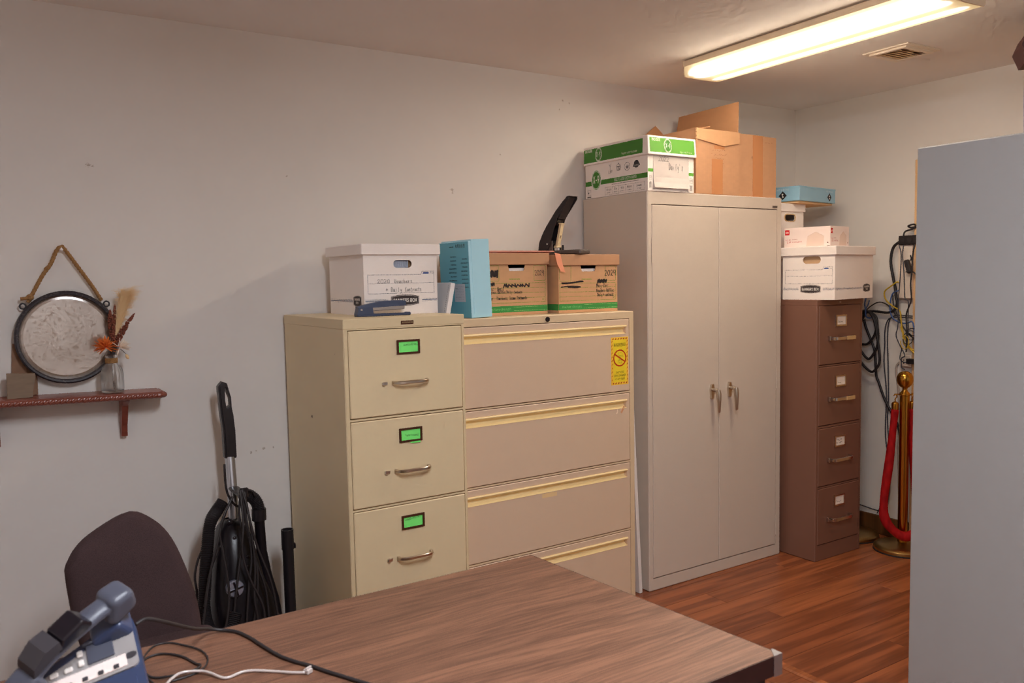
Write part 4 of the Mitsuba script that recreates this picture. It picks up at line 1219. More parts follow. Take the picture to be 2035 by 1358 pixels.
mcx, mcz, mr = .2935, 1.2795, .158
k = thing('round_mirror', 'round dusty wall mirror in a black iron rim hung on a jute rope', 'mirror')
MM = frame((mcx, -.0165, mcz), (1, 0, 0), (0, 0, 1), (0, -1, 0))   # local z towards the room
part(k, 'rim', lathe([(mr - .012, .0), (mr, .0), (mr + .002, .006), (mr + .001, .026), (mr - .004, .031), (mr - .010, .030), (mr - .013, .024), (mr - .013, .0)], 72), 'frame_black', M=MM)
part(k, 'glass', lathe([(.002, .010), (mr - .026, .010), (mr - .013, .0075), (mr - .0128, .002), (.002, .002)], 72), 'mirror_glass', M=MM, smooth=8)
for a in (139, 41):
    ca, sa = math.cos(math.radians(a)), math.sin(math.radians(a))
    cxr, czr = mcx + (mr + .011) * ca, mcz + (mr + .011) * sa
    tor = trimesh.creation.torus(.009, .0027, major_sections=20, minor_sections=8).apply_transform(frame((cxr, -.026, czr), (1, 0, 0), (0, 0, 1), (0, -1, 0)))
    part(k, 'ring', tor, 'frame_black', smooth=True)


def rope(pts, r, twist=900., n=12):
    P = spline(pts, 14)
    L = np.concatenate([[0], np.cumsum(np.linalg.norm(np.diff(P, axis=0), axis=1))])
    m = tube(P, r, n)
    ang = np.arange(n) * 2 * np.pi / n
    v = m.vertices
    for i in range(len(P)):
        rad = 1 + .2 * np.sin(2 * ang + L[i] * twist)
        v[i * n:(i + 1) * n] = P[i] + (v[i * n:(i + 1) * n] - P[i]) * rad[:, None]
    m.vertices = v
    return m


rp = [(.181, 1.402), (.198, 1.433), (.23, 1.493), (.256, 1.531), (.276, 1.576), (.291, 1.590), (.303, 1.578), (.336, 1.525), (.378, 1.456), (.407, 1.402)]
part(k, 'rope', rope([(a, -.022, b) for a, b in rp], .0062, 500.), 'jute', smooth=True)
part(k, 'knot', join(mv(trimesh.creation.icosphere(2, 1.).apply_scale((.012, .010, .011)), tr(.189, -.026, 1.42)), tube([(.188, -.028, 1.421), (.172, -.03, 1.416), (.160, -.03, 1.415)], [.005, .0055, .006], 8), tube([(.238, -.024, 1.512), (.246, -.026, 1.520), (.250, -.027, 1.514)], [.006, .007, .004], 8)), 'jute', smooth=True)
solo('push_pin', lathe([(.0035, 0), (.0035, .018), (.007, .020), (.0075, .024), (.005, .0265), (.0005, .027)], 16).apply_transform(frame((.2915, 0, 1.5835), (1, 0, 0), (0, 0, 1), (0, -1, 0))), 'pin_white', 'small white push pin in the wall at the top of the mirror rope', 'pin')

# vase with dried flowers
vx, vy = .4205, -.076
vz = zsh(vx)
k = thing('glass_bottle', 'small ribbed clear glass bottle with jute at the neck, on the shelf', 'vase')
prof_o = [(.0, .0), (.031, .0), (.035, .004), (.0355, .012), (.0352, .060), (.0335, .078), (.027, .094), (.0185, .103), (.0165, .108), (.0165, .122), (.0205, .126), (.0205, .131), (.0185, .133)]
prof_i = [(.0165, .133), (.0145, .124), (.0145, .106), (.025, .09), (.0315, .074), (.033, .058), (.033, .010), (.0, .007)]


def ribbed(prof, n=96, ribs=16, amp=.045, c=(0, 0, 0)):
    m = lathe(prof, n, (0, 0, 0))
    v = m.vertices
    a = np.arctan2(v[:, 1], v[:, 0])
    w_ = np.clip((v[:, 2] - .004) / .01, 0, 1) * np.clip((.095 - v[:, 2]) / .01, 0, 1)
    s_ = 1 + amp * w_ * np.cos(a * ribs)
    v[:, 0] *= s_
    v[:, 1] *= s_
    m.vertices = v + np.asarray(c)
    return m


scene['bottle_glass'] = {'type': 'dielectric', 'int_ior': 1.5, 'ext_ior': 1.0}
part(k, 'glass', ribbed(prof_o + prof_i, c=(vx, vy, vz)), 'bottle_glass', smooth=60)
part(k, 'twine', join(*[trimesh.creation.torus(.0185, .0022, major_sections=28, minor_sections=8).apply_translation((vx, vy, vz + .106 + .0034 * i)) for i in range(5)]), 'jute', smooth=True)
VB = np.array([vx, vy, vz])


def stem(p1, p2=None, r=.0013):
    return tube(spline([VB + V(.004, .002, .012), VB + V(.003, 0, .07), VB + V(.003, 0, .135), p1] + ([p2] if p2 is not None else []), 6), r, 6)


fr = random.Random(11)


def plume(path, spread, L, n, r=.0007, droop=.4):
    out = []
    P = spline(path, 8)
    for i in range(n):
        t = fr.random()
        b = P[int(t * (len(P) - 1))]
        a = fr.uniform(0, 2 * math.pi)
        dirv = (P[-1] - P[0]) / np.linalg.norm(P[-1] - P[0])
        o = V(math.cos(a), math.sin(a) * .6, fr.uniform(-.2, .5)) * spread * fr.uniform(.4, 1) * (.5 + .5 * t)
        q = L * fr.uniform(.5, 1)
        w_ = V(.012, 0, -.002) * t * fr.uniform(-.6, 1.6)
        out.append(tube([b, b + dirv * q * .45 + o * .45, b + dirv * q * .8 + o + w_ * .5, b + dirv * q * .95 + o * 1.5 + w_ * 1.6 + V(0, 0, -droop * .02)], [r, r, r * .8, r * .4], 3))
    return join(*out)


k = thing('pampas_plume', 'tall cream pampas plume in the glass bottle', 'dried flower')
part(k, 'stem', stem((.43, vy, 1.262)), 'stem_brown')
part(k, 'plume', plume([(.432, vy, 1.262), (.450, vy, 1.318), (.462, vy, 1.372), (.466, vy, 1.394)], .026, .066, 1300), 'pampas', kind='stuff')


def millet(k, path, w0):
    P = spline(path, 10)
    out = []
    for i in range(230):
        t = fr.random()
        b = P[int(t * (len(P) - 1))]
        s_ = w0 * (math.sin(math.pi * min(1, t * .9 + .12)) ** .7)
        o = V(fr.gauss(0, 1), fr.gauss(0, 1), fr.gauss(0, 1))
        o = o / np.linalg.norm(o) * s_
        out.append(mv(trimesh.creation.icosphere(0, .0032), tr(*(b + o))))
    part(k, 'head', join(*out, tube(P, .0015, 6)), 'millet', smooth=True, kind='stuff')


for path, w0, lab in (([(.4295, vy - .004, 1.268), (.425, vy - .006, 1.32), (.424, vy - .008, 1.372)], .0095, 'brown seed spike leaning left in the glass bottle'),
                      ([(.434, vy, 1.246), (.462, vy - .004, 1.296), (.503, vy - .008, 1.357)], .0085, 'brown seed spike leaning right in the glass bottle'),
                      ([(.431, vy + .004, 1.284), (.438, vy + .004, 1.34), (.442, vy + .004, 1.388)], .0055, 'thin brown seed spike before the pampas plume in the bottle')):
    k = thing('seed_spike', lab, 'dried flower')
    part(k, 'stem', stem(path[0]), 'stem_brown')
    millet(k, path, w0)


def flower(k, c, R, n, m, lean, thin=.0035):
    out = []
    for i in range(n):
        a = i * 2.399
        q = (i + .5) / n
        el = math.radians(75 - 95 * q)
        dv = V(math.cos(a) * math.cos(el), math.sin(a) * math.cos(el) * .7, math.sin(el)) + np.asarray(lean)
        dv /= np.linalg.norm(dv)
        L = R * fr.uniform(.75, 1.1)
        s_ = np.cross(dv, V(0, 0, 1) + V(.1, .2, 0))
        s_ = s_ / np.linalg.norm(s_) * thin * fr.uniform(.7, 1.3)
        nrm = np.cross(dv, s_)
        nrm /= np.linalg.norm(nrm)
        pts = []
        for t, w_ in ((.12, .35), (.45, 1), (.8, .9), (1, .15)):
            b = c + dv * L * t + V(0, 0, -.006 * t * t)
            pts += [b - s_ * w_, b + s_ * w_, b + nrm * .0012]
        out.append(hullpts(pts))
    part(k, 'petals', join(*out), m, smooth=False, kind='stuff')


k = thing('orange_flower', 'ragged orange dried flower drooping left over the bottle neck', 'dried flower')
part(k, 'stem', stem((.420, vy - .012, 1.243), (.408, vy - .016, 1.242)), 'stem_brown')
flower(k, V(.402, vy - .020, 1.240), .046, 56, 'orange_petal', (-.25, -.35, .1))
k = thing('cream_flower', 'pale spiky dried flower leaning right over the bottle neck', 'dried flower')
part(k, 'stem', stem((.434, vy - .006, 1.236), (.446, vy - .010, 1.238)), 'stem_brown')
flower(k, V(.447, vy - .010, 1.238), .040, 26, 'cream_petal', (.75, -.2, .05), .0016)
part(k, 'bud', mv(trimesh.creation.icosphere(2, 1.).apply_scale((.0055, .0055, .010)), tr(.470, vy - .012, 1.204, ry=-25)), 'pampas', smooth=True)
part(k, 'bud_stem', tube(spline([(.438, vy - .006, 1.236), (.452, vy - .010, 1.230), (.467, vy - .012, 1.213)], 5), .001, 5), 'stem_brown')

# ================================================================== VACUUM CLEANER
k = thing('vacuum_cleaner', 'black upright vacuum cleaner with a steel tube and hanging cord, against the wall', 'vacuum cleaner')
gp = [(0.774, 1.096), (0.758, 1.078), (0.760, 1.042), (0.764, 0.971), (0.770, 0.916), (0.771, 0.812), (0.814, 0.809), (0.813, 0.911), (0.809, 0.965), (0.804, 0.998), (0.803, 1.035), (0.790, 1.089)]
gpoly = Polygon(gp).buffer(-.004).buffer(.004)
hole_ = Polygon([(.783, 1.072), (.797, 1.03), (.798, 1.006), (.786, .998), (.782, 1.03)]).buffer(.001)
grip = tm(man(prism(gpoly.buffer(-.006).difference(hole_.buffer(.003)), .042, frame((0, -.119, 0), (1, 0, 0), (0, 0, 1), (0, -1, 0)))) + man(prism(gpoly.difference(hole_), .028, frame((0, -.126, 0), (1, 0, 0), (0, 0, 1), (0, -1, 0)))))
part(k, 'grip', grip, 'black_plastic', smooth=40)
part(k, 'tube', tube([(.792, -.14, .815), (.790, -.165, .70), (.785, -.185, .565)], .0182, 24), 'tube_steel')
part(k, 'screw', cyl((.7905, -.1585, .800), (.7905, -.160, .800), .003, n=10), 'gap_dark')


def loft(secs, n=28, e=2.6):
    """Superellipse rings (z, x0, x1, y0, y1) joined bottom to top."""
    ang = np.arange(n) * 2 * np.pi / n
    v = []
    for z, x0, x1, y0, y1 in secs:
        c_, s_ = np.cos(ang), np.sin(ang)
        v.append(np.stack([(x0 + x1) / 2 + (x1 - x0) / 2 * np.sign(c_) * np.abs(c_) ** (2 / e), (y0 + y1) / 2 + (y1 - y0) / 2 * np.sign(s_) * np.abs(s_) ** (2 / e), ang * 0 + z], 1))
    v = np.vstack(v)
    f = []
    m = len(secs)
    for i in range(m - 1):
        for q in range(n):
            a, b, c, d = i * n + q, i * n + (q + 1) % n, (i + 1) * n + (q + 1) % n, (i + 1) * n + q
            f += [(a, b, c), (a, c, d)]
    v = np.vstack([v, v[:n].mean(0), v[-n:].mean(0)])
    f += [(len(v) - 2, (q + 1) % n, q) for q in range(n)] + [(len(v) - 1, (m - 1) * n + q, (m - 1) * n + (q + 1) % n) for q in range(n)]
    return trimesh.Trimesh(v, np.array(f), process=False)


part(k, 'body', loft([(.09, .662, .930, -.40, -.10), (.213, .664, .918, -.38, -.10), (.301, .670, .894, -.37, -.10), (.385, .680, .864, -.35, -.11), (.472, .694, .846, -.325, -.13), (.532, .706, .832, -.30, -.14), (.572, .720, .814, -.28, -.15), (.594, .738, .796, -.25, -.165)]), 'vacuum_black', smooth=50)
part(k, 'nozzle', rounded([(x_, y_, z_) for x_ in (.675, .925) for y_, z_ in ((-.52, .03), (-.50, .06), (-.20, .10), (-.20, .03))], .022), 'vacuum_black', smooth=40)
for xw in (.69, .91):
    part(k, 'wheel', cyl((xw - .012, -.14, .045), (xw + .012, -.14, .045), .045, n=24), 'black_matte')
for (a, b, r_, yy) in ((.736, .602, .012, -.262), (.741, .552, .0085, -.30), (.724, .538, .006, -.296), (.777, .487, .008, -.330), (.772, .455, .006, -.340)):
    part(k, 'button', mv(trimesh.creation.icosphere(2, 1.).apply_scale((r_, r_ * .6, r_)), tr(a + .018, yy + .012, b - .005)), 'black_gloss', smooth=True)
part(k, 'knob', lathe([(.029, -.02), (.030, .004), (.026, .010), (.0005, .011)], 28).apply_transform(frame((.737, -.352, .389), (1, 0, 0), (0, .12, 1), (0, -1, .12))), 'badge_silver', label='round silver knob')
part(k, 'knob_rib', mv(join(bx(-.026, .026, -.003, .003, 0, .012, .001), bx(-.003, .003, -.026, .026, 0, .012, .001)), frame((.737, -.356, .389), (.96, 0, .25), (-.25, .12, .96), (0, -1, .12))), 'black_gloss', smooth=False)


def hose(pts, r, pitch=.0062, n=12):
    P = spline(pts, 60)
    L = np.concatenate([[0], np.cumsum(np.linalg.norm(np.diff(P, axis=0), axis=1))])
    t = np.arange(0, L[-1], pitch / 3)
    Q = np.stack([np.interp(t, L, P[:, i]) for i in range(3)], 1)
    R = r * (1 + .10 * np.array([1, .2, -1.0])[np.arange(len(t)) % 3])
    return tube(Q, R, n)


part(k, 'hose', hose([(a, y_, b) for (a, b), y_ in zip([(.745, .664), (.723, .640), (.697, .616), (.684, .583), (.676, .544), (.667, .493), (.658, .434), (.650, .375), (.642, .317), (.645, .262), (.675, .248), (.707, .272), (.730, .312)], [-.2, -.21, -.23, -.24, -.25, -.26, -.27, -.28, -.30, -.34, -.385, -.39, -.375])], .021), 'black_matte', smooth=40)
part(k, 'hose', hose([(.80, -.215, .672), (.822, -.22, .682), (.847, -.22, .668), (.863, -.22, .643), (.868, -.22, .617)], .021), 'black_matte', smooth=40)
part(k, 'wand_collar', cyl((.868, -.22, .622), (.868, -.22, .580), .026, n=20), 'black_plastic')
part(k, 'wand', tube([(.868, -.22, .585), (.872, -.22, .462), (.884, -.22, .374), (.904, -.225, .276), (.914, -.23, .17)], [.0185, .019, .021, .024, .026], 16), 'vacuum_black')
part(k, 'cord_hook', join(bx(.770, .806, -.33, -.19, .70, .712, .003), bx(.772, .802, -.335, -.325, .70, .735, .003)), 'black_plastic', smooth=False)
CO = {'A': [(.775, .731), (.764, .647), (.77, .567), (.751, .472), (.736, .396), (.712, .250)], 'B': [(.781, .729), (.782, .642), (.79, .561), (.815, .456), (.835, .37), (.841, .240)], 'C': [(.777, .730), (.784, .624), (.794, .503), (.778, .406), (.758, .250)],
      'D': [(.784, .726), (.787, .604), (.807, .48), (.805, .38), (.781, .250)], 'E': [(.746, .712), (.716, .665), (.692, .600), (.697, .535), (.706, .445), (.704, .355), (.683, .250)], 'F': [(.742, .705), (.708, .655), (.693, .610), (.681, .570), (.655, .491), (.634, .403), (.612, .290)],
      'G': [(.779, .732), (.790, .66), (.798, .56), (.800, .46), (.790, .36), (.800, .26)], 'H': [(.773, .730), (.770, .62), (.760, .52), (.778, .43), (.815, .33), (.82, .25)], 'I': [(.787, .722), (.792, .63), (.812, .53), (.850, .40), (.868, .26)]}
for q, pts in CO.items():
    part(k, 'cord_loop', tube(spline([(a, -.338 - .05 * max(0, min(1, (.70 - b) / .4)) - .012 * (i % 2) * 0 - .003 * 'ABCDEFGHI'.index(q) * (b < .7), b) for i, (a, b) in enumerate(pts)], 6), .0042, 6), 'cord_black', smooth=True)
for pts, yy in (([(.661, .52), (.640, .476), (.628, .421), (.632, .36), (.62, .27)], -.24), ([(.700, .545), (.668, .480), (.650, .41), (.636, .34)], -.33), ([(.757, .80), (.7575, .732), (.764, .69), (.781, .654), (.800, .637)], -.2), ([(.803, .696), (.815, .706), (.839, .699), (.848, .679)], -.25)):
    part(k, 'cord_loop', tube(spline([(a, yy, b) for a, b in pts], 6), .0042, 6), 'cord_black', smooth=True)

k = thing('vacuum_wand', 'loose black vacuum extension tube standing against the cream cabinet', 'tube')
part(k, 'pipe', cut(tube([(.968, -.235, .0015), (.966, -.235, .470)], .0205, 24), cyl((.966, -.235, .44), (.966, -.235, .6), .017)), 'black_plastic')
part(k, 'collar', cut(cyl((.966, -.235, .455), (.966, -.235, .530), .0228, n=28), cyl((.966, -.235, .44), (.966, -.235, .6), .0185, n=28)), 'black_plastic')
part(k, 'catch', bx(.984, .994, -.245, -.226, .455, .475, .002), 'black_gloss', smooth=False)

# ================================================================== OFFICE CHAIR
k = thing('office_chair', 'dark brown fabric office chair with a rounded back behind the desk', 'chair')
cp = [(.184, .702), (.219, .754), (.283, .793), (.355, .820), (.403, .800), (.441, .762), (.472, .705), (.502, .610), (.519, .517), (.516, .430), (.46, .405), (.25, .43), (.206, .50), (.189, .624)]
cpoly = Polygon(spline(cp + [cp[0]], 5)).buffer(-.03, quad_segs=4)
pp = np.array(cpoly.exterior.coords)[::1]
shrink = np.array(cpoly.buffer(-.035).exterior.coords)
curve = lambda x_, z_: .9 * (x_ - .35) ** 2
back = hullpts(np.vstack([(np.array([(a, -.775 + .06 * (b - .6) / .4 - curve(a, b), b) for a, b in pp])[:, None] + trimesh.creation.icosphere(1, .03).vertices[None]).reshape(-1, 3),
                          np.array([(a, -.725 + .06 * (b - .6) / .4, b) for a, b in shrink])]))
part(k, 'backrest', back, 'chair_fabric', smooth=40)
part(k, 'seat', rounded([(x_, y_, z_) for x_ in (.16, .52) for y_ in (-1.22, -.84) for z_ in (.42, .445)], .035), 'chair_fabric', smooth=40)
part(k, 'back_bar', sweep(spline([(.35, -1.0, .385), (.35, -.80, .375), (.35, -.735, .40), (.352, -.722, .52)], 6), [(-.03, -.006), (.03, -.006), (.03, .006), (-.03, .006)], up=(1, 0, 0)) if False else tube(spline([(.35, -1.0, .375), (.35, -.80, .372), (.35, -.742, .40), (.352, -.735, .47)], 6), .016, 10), 'black_matte')
part(k, 'column', join(cyl((.34, -1.02, .10), (.34, -1.02, .385), .024), bx(.26, .42, -1.10, -.94, .368, .388, .004)), 'black_matte')
for i in range(5):
    a = math.radians(20 + 72 * i)
    px_, py_ = .34 + .27 * math.cos(a), -1.02 + .27 * math.sin(a)
    part(k, 'foot', hullpts(np.vstack([mv(trimesh.creation.icosphere(1, .026), tr(.34, -1.02, .115)).vertices, mv(trimesh.creation.icosphere(1, .015), tr(px_, py_, .075)).vertices])), 'black_matte', smooth=30)
    part(k, 'caster', join(cyl((px_ - .012, py_, .026), (px_ + .012, py_, .026), .0255, n=16), cyl((px_, py_, .04), (px_, py_, .075), .006, n=8)), 'black_matte')


# ================================================================== DESK
k = thing('desk', 'steel desk with a brown woodgrain top in the foreground', 'desk')
DZ = .744
dpoly = Polygon([(-.40, -1.5345), (1.1845, -1.5345), (1.2435, -2.2763), (-.40, -2.2863)])
part(k, 'top', prism(dpoly.buffer(-.0025, join_style=2), .0285, tr(0, 0, DZ - .029)), 'desk_laminate', smooth=False)
part(k, 'edge_band', prism(dpoly.difference(dpoly.buffer(-.0025, join_style=2)), .0375, tr(0, 0, DZ - .0385)), 'desk_edge', smooth=False)
part(k, 'underframe', prism(dpoly.buffer(-.012, join_style=2), .0095, tr(0, 0, DZ - .0385)), 'desk_edge', smooth=False)
c0 = np.array([1.2435, -2.2763])
part(k, 'corner_cap', join(hullpts([(c0[0] + a, c0[1] + b, DZ + z_) for a, b in ((.0012, -.0012), (-.022, -.0012), (-.003, .022), (.0012, .022)) for z_ in (-.040, .0008)])), 'tube_steel', smooth=False)
for (a, b) in ((1.1495, -1.5695), (1.2005, -2.2455), (-.37, -1.57), (-.37, -2.25)):
    part(k, 'leg', bx(a - .017, a + .017, b - .017, b + .017, 0, DZ - .0385, .003), 'black_plastic', smooth=False)
part(k, 'modesty_panel', bx(-.35, 1.13, -1.60, -1.585, .25, DZ - .039, .002), 'desk_steel', smooth=False)
pb = part(k, 'pedestal', bx(.78, 1.175, -2.225, -1.602, .09, DZ - .039, .003), 'desk_steel', smooth=False)
for i in range(3):
    part(pb, 'drawer', bx(.79, 1.165, -2.240, -2.226, .10 + .2 * i, .292 + .2 * i, .003), 'desk_steel', smooth=False)

# cables and phone on the desk
solo('phone_cable', tube(spline([(.216, -1.742, .871), (.235, -1.732, .873), (.262, -1.716, .857), (.295, -1.68, .829), (.336, -1.63, .794), (.372, -1.565, .762), (.398, -1.556, .750), (.423, -1.575, .7475), (.439, -1.619, .7475), (.451, -1.683, .7475), (.463, -1.738, .7475), (.48, -1.781, .7475), (.498, -1.815, .7475), (.516, -1.857, .7475), (.543, -1.914, .7475), (.58, -2.0, .7475), (.60, -2.12, .7475)], 8), .0034, 8), 'cord_black', 'thick black cable running from the desk phone across the desk top', 'cable', smooth=True)
zt_ = DZ + .0024
solo('thin_wire', tube(spline([(a, b, zt_ + c_) for a, b, c_ in [(.25, -1.75, 0), (.237, -1.66, 0), (.243, -1.608, .001), (.272, -1.552, .0), (.3, -1.55, .0), (.322, -1.577, 0), (.345, -1.621, 0), (.349, -1.665, 0), (.336, -1.7, .0), (.312, -1.719, .0), (.27, -1.725, .0)]], 7), .0017, 6), 'cord_black', 'thin black wire in the wider loop beside the desk phone', 'cable', smooth=True)
solo('thin_wire', tube(spline([(a, b, zt_ + c_) for a, b, c_ in [(.232, -1.68, 0), (.244, -1.61, .0), (.27, -1.593, .0), (.294, -1.607, 0), (.312, -1.636, 0), (.324, -1.675, 0), (.329, -1.697, .003), (.312, -1.712, .004), (.276, -1.709, .003), (.248, -1.69, 0), (.235, -1.66, .003)]], 7), .0022, 6), 'cord_black', 'black wire in the inner loop beside the desk phone', 'cable', smooth=True)
k = thing('flat_cable', 'clear flat phone cord with a plug end lying on the desk', 'cord')
part(k, 'cord', tube(spline([(a, b, zt_ + c_) for a, b, c_ in [(.22, -1.80, .002), (.255, -1.748, .003), (.273, -1.727, .006), (.293, -1.716, .007), (.322, -1.722, .004), (.336, -1.738, .003), (.348, -1.761, .001), (.36, -1.770, .0), (.386, -1.765, .001), (.406, -1.772, .001), (.434, -1.793, .0), (.46, -1.82, .001), (.479, -1.836, .002)]], 7), .0026, 8), 'clear_plastic', smooth=True)
part(k, 'plug', mv(join(bx(0, .013, -.006, .006, 0, .008, .001), bx(.001, .014, -.002, .002, .008, .011, .0005)), tr(.480, -1.836, DZ + .0006, rz=24)), 'clear_plastic', smooth=False)

# desk phone: local x across (towards the room), y up the phone, z out of its face
_R = V(0, -.866, -.5)
_Up = V(math.cos(math.radians(18)), 0, math.sin(math.radians(18)))
_Up = _Up - _R * (_Up @ _R)
_Up /= np.linalg.norm(_Up)
_N = np.cross(_R, _Up)
PM_ = frame(V(.207, -1.75, .909) - .225 * _Up, _R, _Up, _N)
HM_ = PM_ @ tr(.022, .214, .014, rz=30) @ np.diag([.84, .9, .84, 1]) @ tr(-.026, -.205, 0)
k = thing('desk_phone', 'blue and grey office desk phone with a black shoulder rest on its handset', 'phone')
part(k, 'base', prism(Polygon([(.008, .226), (.182, .226), (.182, -.002), (.098, -.002)]).buffer(-.018).buffer(.018, quad_segs=6), .022, tr(0, 0, -.022)), 'phone_blue', M=PM_, smooth=40)
_q = lambda x_, y_: (PM_ @ np.array([x_, y_, -.0215, 1]))[:3]
part(k, 'stand', hullpts([_q(.105, .03), _q(.04, .20), _q(.15, .03), _q(.15, .20)] + [(a_, b_, DZ + .0008) for a_, b_ in ((.20, -1.76), (.06, -1.84), (.06, -1.885), (.20, -1.885))]), 'phone_dark', smooth=False)
part(k, 'face', prism(Polygon([(.032, .222), (.122, .222), (.122, .006), (.108, .006)]).buffer(-.010).buffer(.010, quad_segs=6), .004, tr(0, 0, -.0005)), 'phone_silver', M=PM_, smooth=40)
part(k, 'side_trim', prism(rrect(.048, .21, .012, .150, .108), .006, tr(0, 0, -.002)), 'phone_blue', M=PM_, smooth=40)
part(k, 'display', join(bx(.052, .088, .150, .190, .0035, .0065, .001), bx(.047, .052, .146, .200, .003, .010, .001)), 'phone_grey', M=PM_, smooth=False)
part(k, 'label_strip', bx(.094, .117, .012, .205, .0035, .006, .0005), 'pink_white', M=PM_, smooth=False)
for i in range(8):
    part(k, 'line_key', bx(.109, .116, .024 + .023 * i, .032 + .023 * i, .006, .0085, .0008), 'phone_dark', M=PM_, smooth=False)
for r_ in range(4):
    for c_ in range(3):
        if .050 + c_ * .0145 > .104 - .33 * (.052 + r_ * .021):
            part(k, 'number_key', bx(.050 + c_ * .0145, .059 + c_ * .0145, .052 + r_ * .021, .065 + r_ * .021, .0035, .008, .002), 'carton_white', M=PM_, smooth=False)
part(k, 'soft_key', bx(.056, .068, .136, .145, .0035, .008, .002), 'carton_white', M=PM_, smooth=False)
part(k, 'soft_key', bx(.074, .086, .136, .145, .0035, .008, .002), 'carton_white', M=PM_, smooth=False)
part(k, 'badge', prism(affinity.scale(Point(0, 0).buffer(1), .006, .009), .0012, tr(.100, .212, .0035)), 'phone_dark', M=PM_, smooth=False)
part(k, 'cradle', rounded([(x_, y_, z_) for x_ in (.010, .050) for y_, z_ in ((.170, .004), (.214, .004), (.205, .022))], .010), 'phone_blue', M=PM_, smooth=40)
# handset along the left side: two cups and a bowed grip
hs = [rounded([(x_, y_, z_) for x_ in (.012, .040) for y_, z_ in ((.186, .030), (.214, .034), (.215, .056), (.196, .060))], .016, 2),
      rounded([(x_, y_, z_) for x_ in (.012, .040) for y_, z_ in ((.000, .018), (.030, .020), (.026, .044), (.0, .036))], .014, 2),
      *[hullpts(np.vstack([mv(trimesh.creation.icosphere(2, 1.).apply_scale((.022, .014, .014)), tr(.026, a[0], a[1])).vertices, mv(trimesh.creation.icosphere(2, 1.).apply_scale((.022, .014, .014)), tr(.026, b[0], b[1])).vertices])) for a, b in zip([(.02, .040), (.06, .054), (.11, .060), (.16, .058)], [(.06, .054), (.11, .060), (.16, .058), (.20, .052)])]]
hm = man(hs[0])
for q in hs[1:]:
    hm = hm + man(q)
hm = tm(hm.refine_to_length(.006))
trimesh.smoothing.filter_taubin(hm, iterations=8)
hset = part(k, 'handset', hm, 'phone_grey', M=HM_, smooth=50)
part(k, 'shoulder_rest', rounded([(x_, y_, z_) for x_ in (.008, .044) for y_, z_ in ((.085, .066), (.14, .068), (.13, .086), (.095, .082))], .006, 2), 'black_gloss', M=HM_, smooth=30)
part(k, 'shoulder_pad', hullpts([(x_, y_, z_) for x_ in (.002, .050) for y_, z_ in ((.028, .058), (.086, .070), (.086, .090), (.060, .092), (.034, .074))]), 'phone_dark', M=HM_, smooth=False)

# ================================================================== END WALL: CABLES AND PANELS
xw = X1 - .0008
k = thing('network_panel', 'cream wall-mounted equipment panel beside the door casing, with cables over it', 'panel')
part(k, 'case', bx(xw - .038, xw, -.7655, -.688, 1.308, 1.588, .003), 'panel_white', smooth=False)
part(k, 'port', bx(xw - .036, xw - .006, -.688, -.668, 1.318, 1.331, .001), 'black_plastic', smooth=False)
k = thing('power_strip', 'black horizontal power strip on the cream wall panel', 'power strip')
part(k, 'case', bx(xw - .055, xw - .0258, -.86, -.698, 1.589, 1.637, .003), 'black_plastic', smooth=False)
for i in range(4):
    part(k, 'socket', bx(xw - .0565, xw - .0545, -.735 - .035 * i, -.712 - .035 * i, 1.602, 1.625, .0005), 'black_matte', smooth=False)
k = thing('wall_outlet', 'cream outlet strip low on the end wall above the gold post', 'outlet')
part(k, 'case', bx(xw - .030, xw, -.7655, -.699, .947, 1.008, .003), 'panel_white', smooth=False)
for yy in (-.722, -.75):
    for zz_ in (.962, .978):
        part(k, 'socket', bx(xw - .0308, xw - .0297, yy - .006, yy, zz_, zz_ + .006, 0), 'gap_dark', smooth=False)
solo('power_plug', bx(xw - .064, xw - .0305, -.83, -.757, .966, .993, .003), 'black_plastic', 'black plug in the cream outlet strip', 'plug', smooth=False)
solo('power_adapter', join(mv(bx(-.013, .013, -.012, .012, -.036, .036, .005), tr(xw - .07, -.766, 1.475, rx=-18)), tube(spline([(xw - .07, -.778, 1.505), (xw - .07, -.781, 1.52), (xw - .068, -.775, 1.532)], 4), .004, 6), tube(spline([(xw - .07, -.752, 1.448), (xw - .068, -.79, 1.447), (xw - .066, -.815, 1.425)], 5), .003, 6)), 'black_matte', 'small black inline adapter hanging over the cream wall panel', 'adapter')
XW = 4.145


def cable(name, pts, r, m, label, x=XW, group=None, cat='cable'):
    P = [(x if len(p) == 2 else p[2], p[0], p[1]) for p in pts]
    solo(name, tube(spline(P, 6), r, 6), m, label, cat, group, smooth=True)


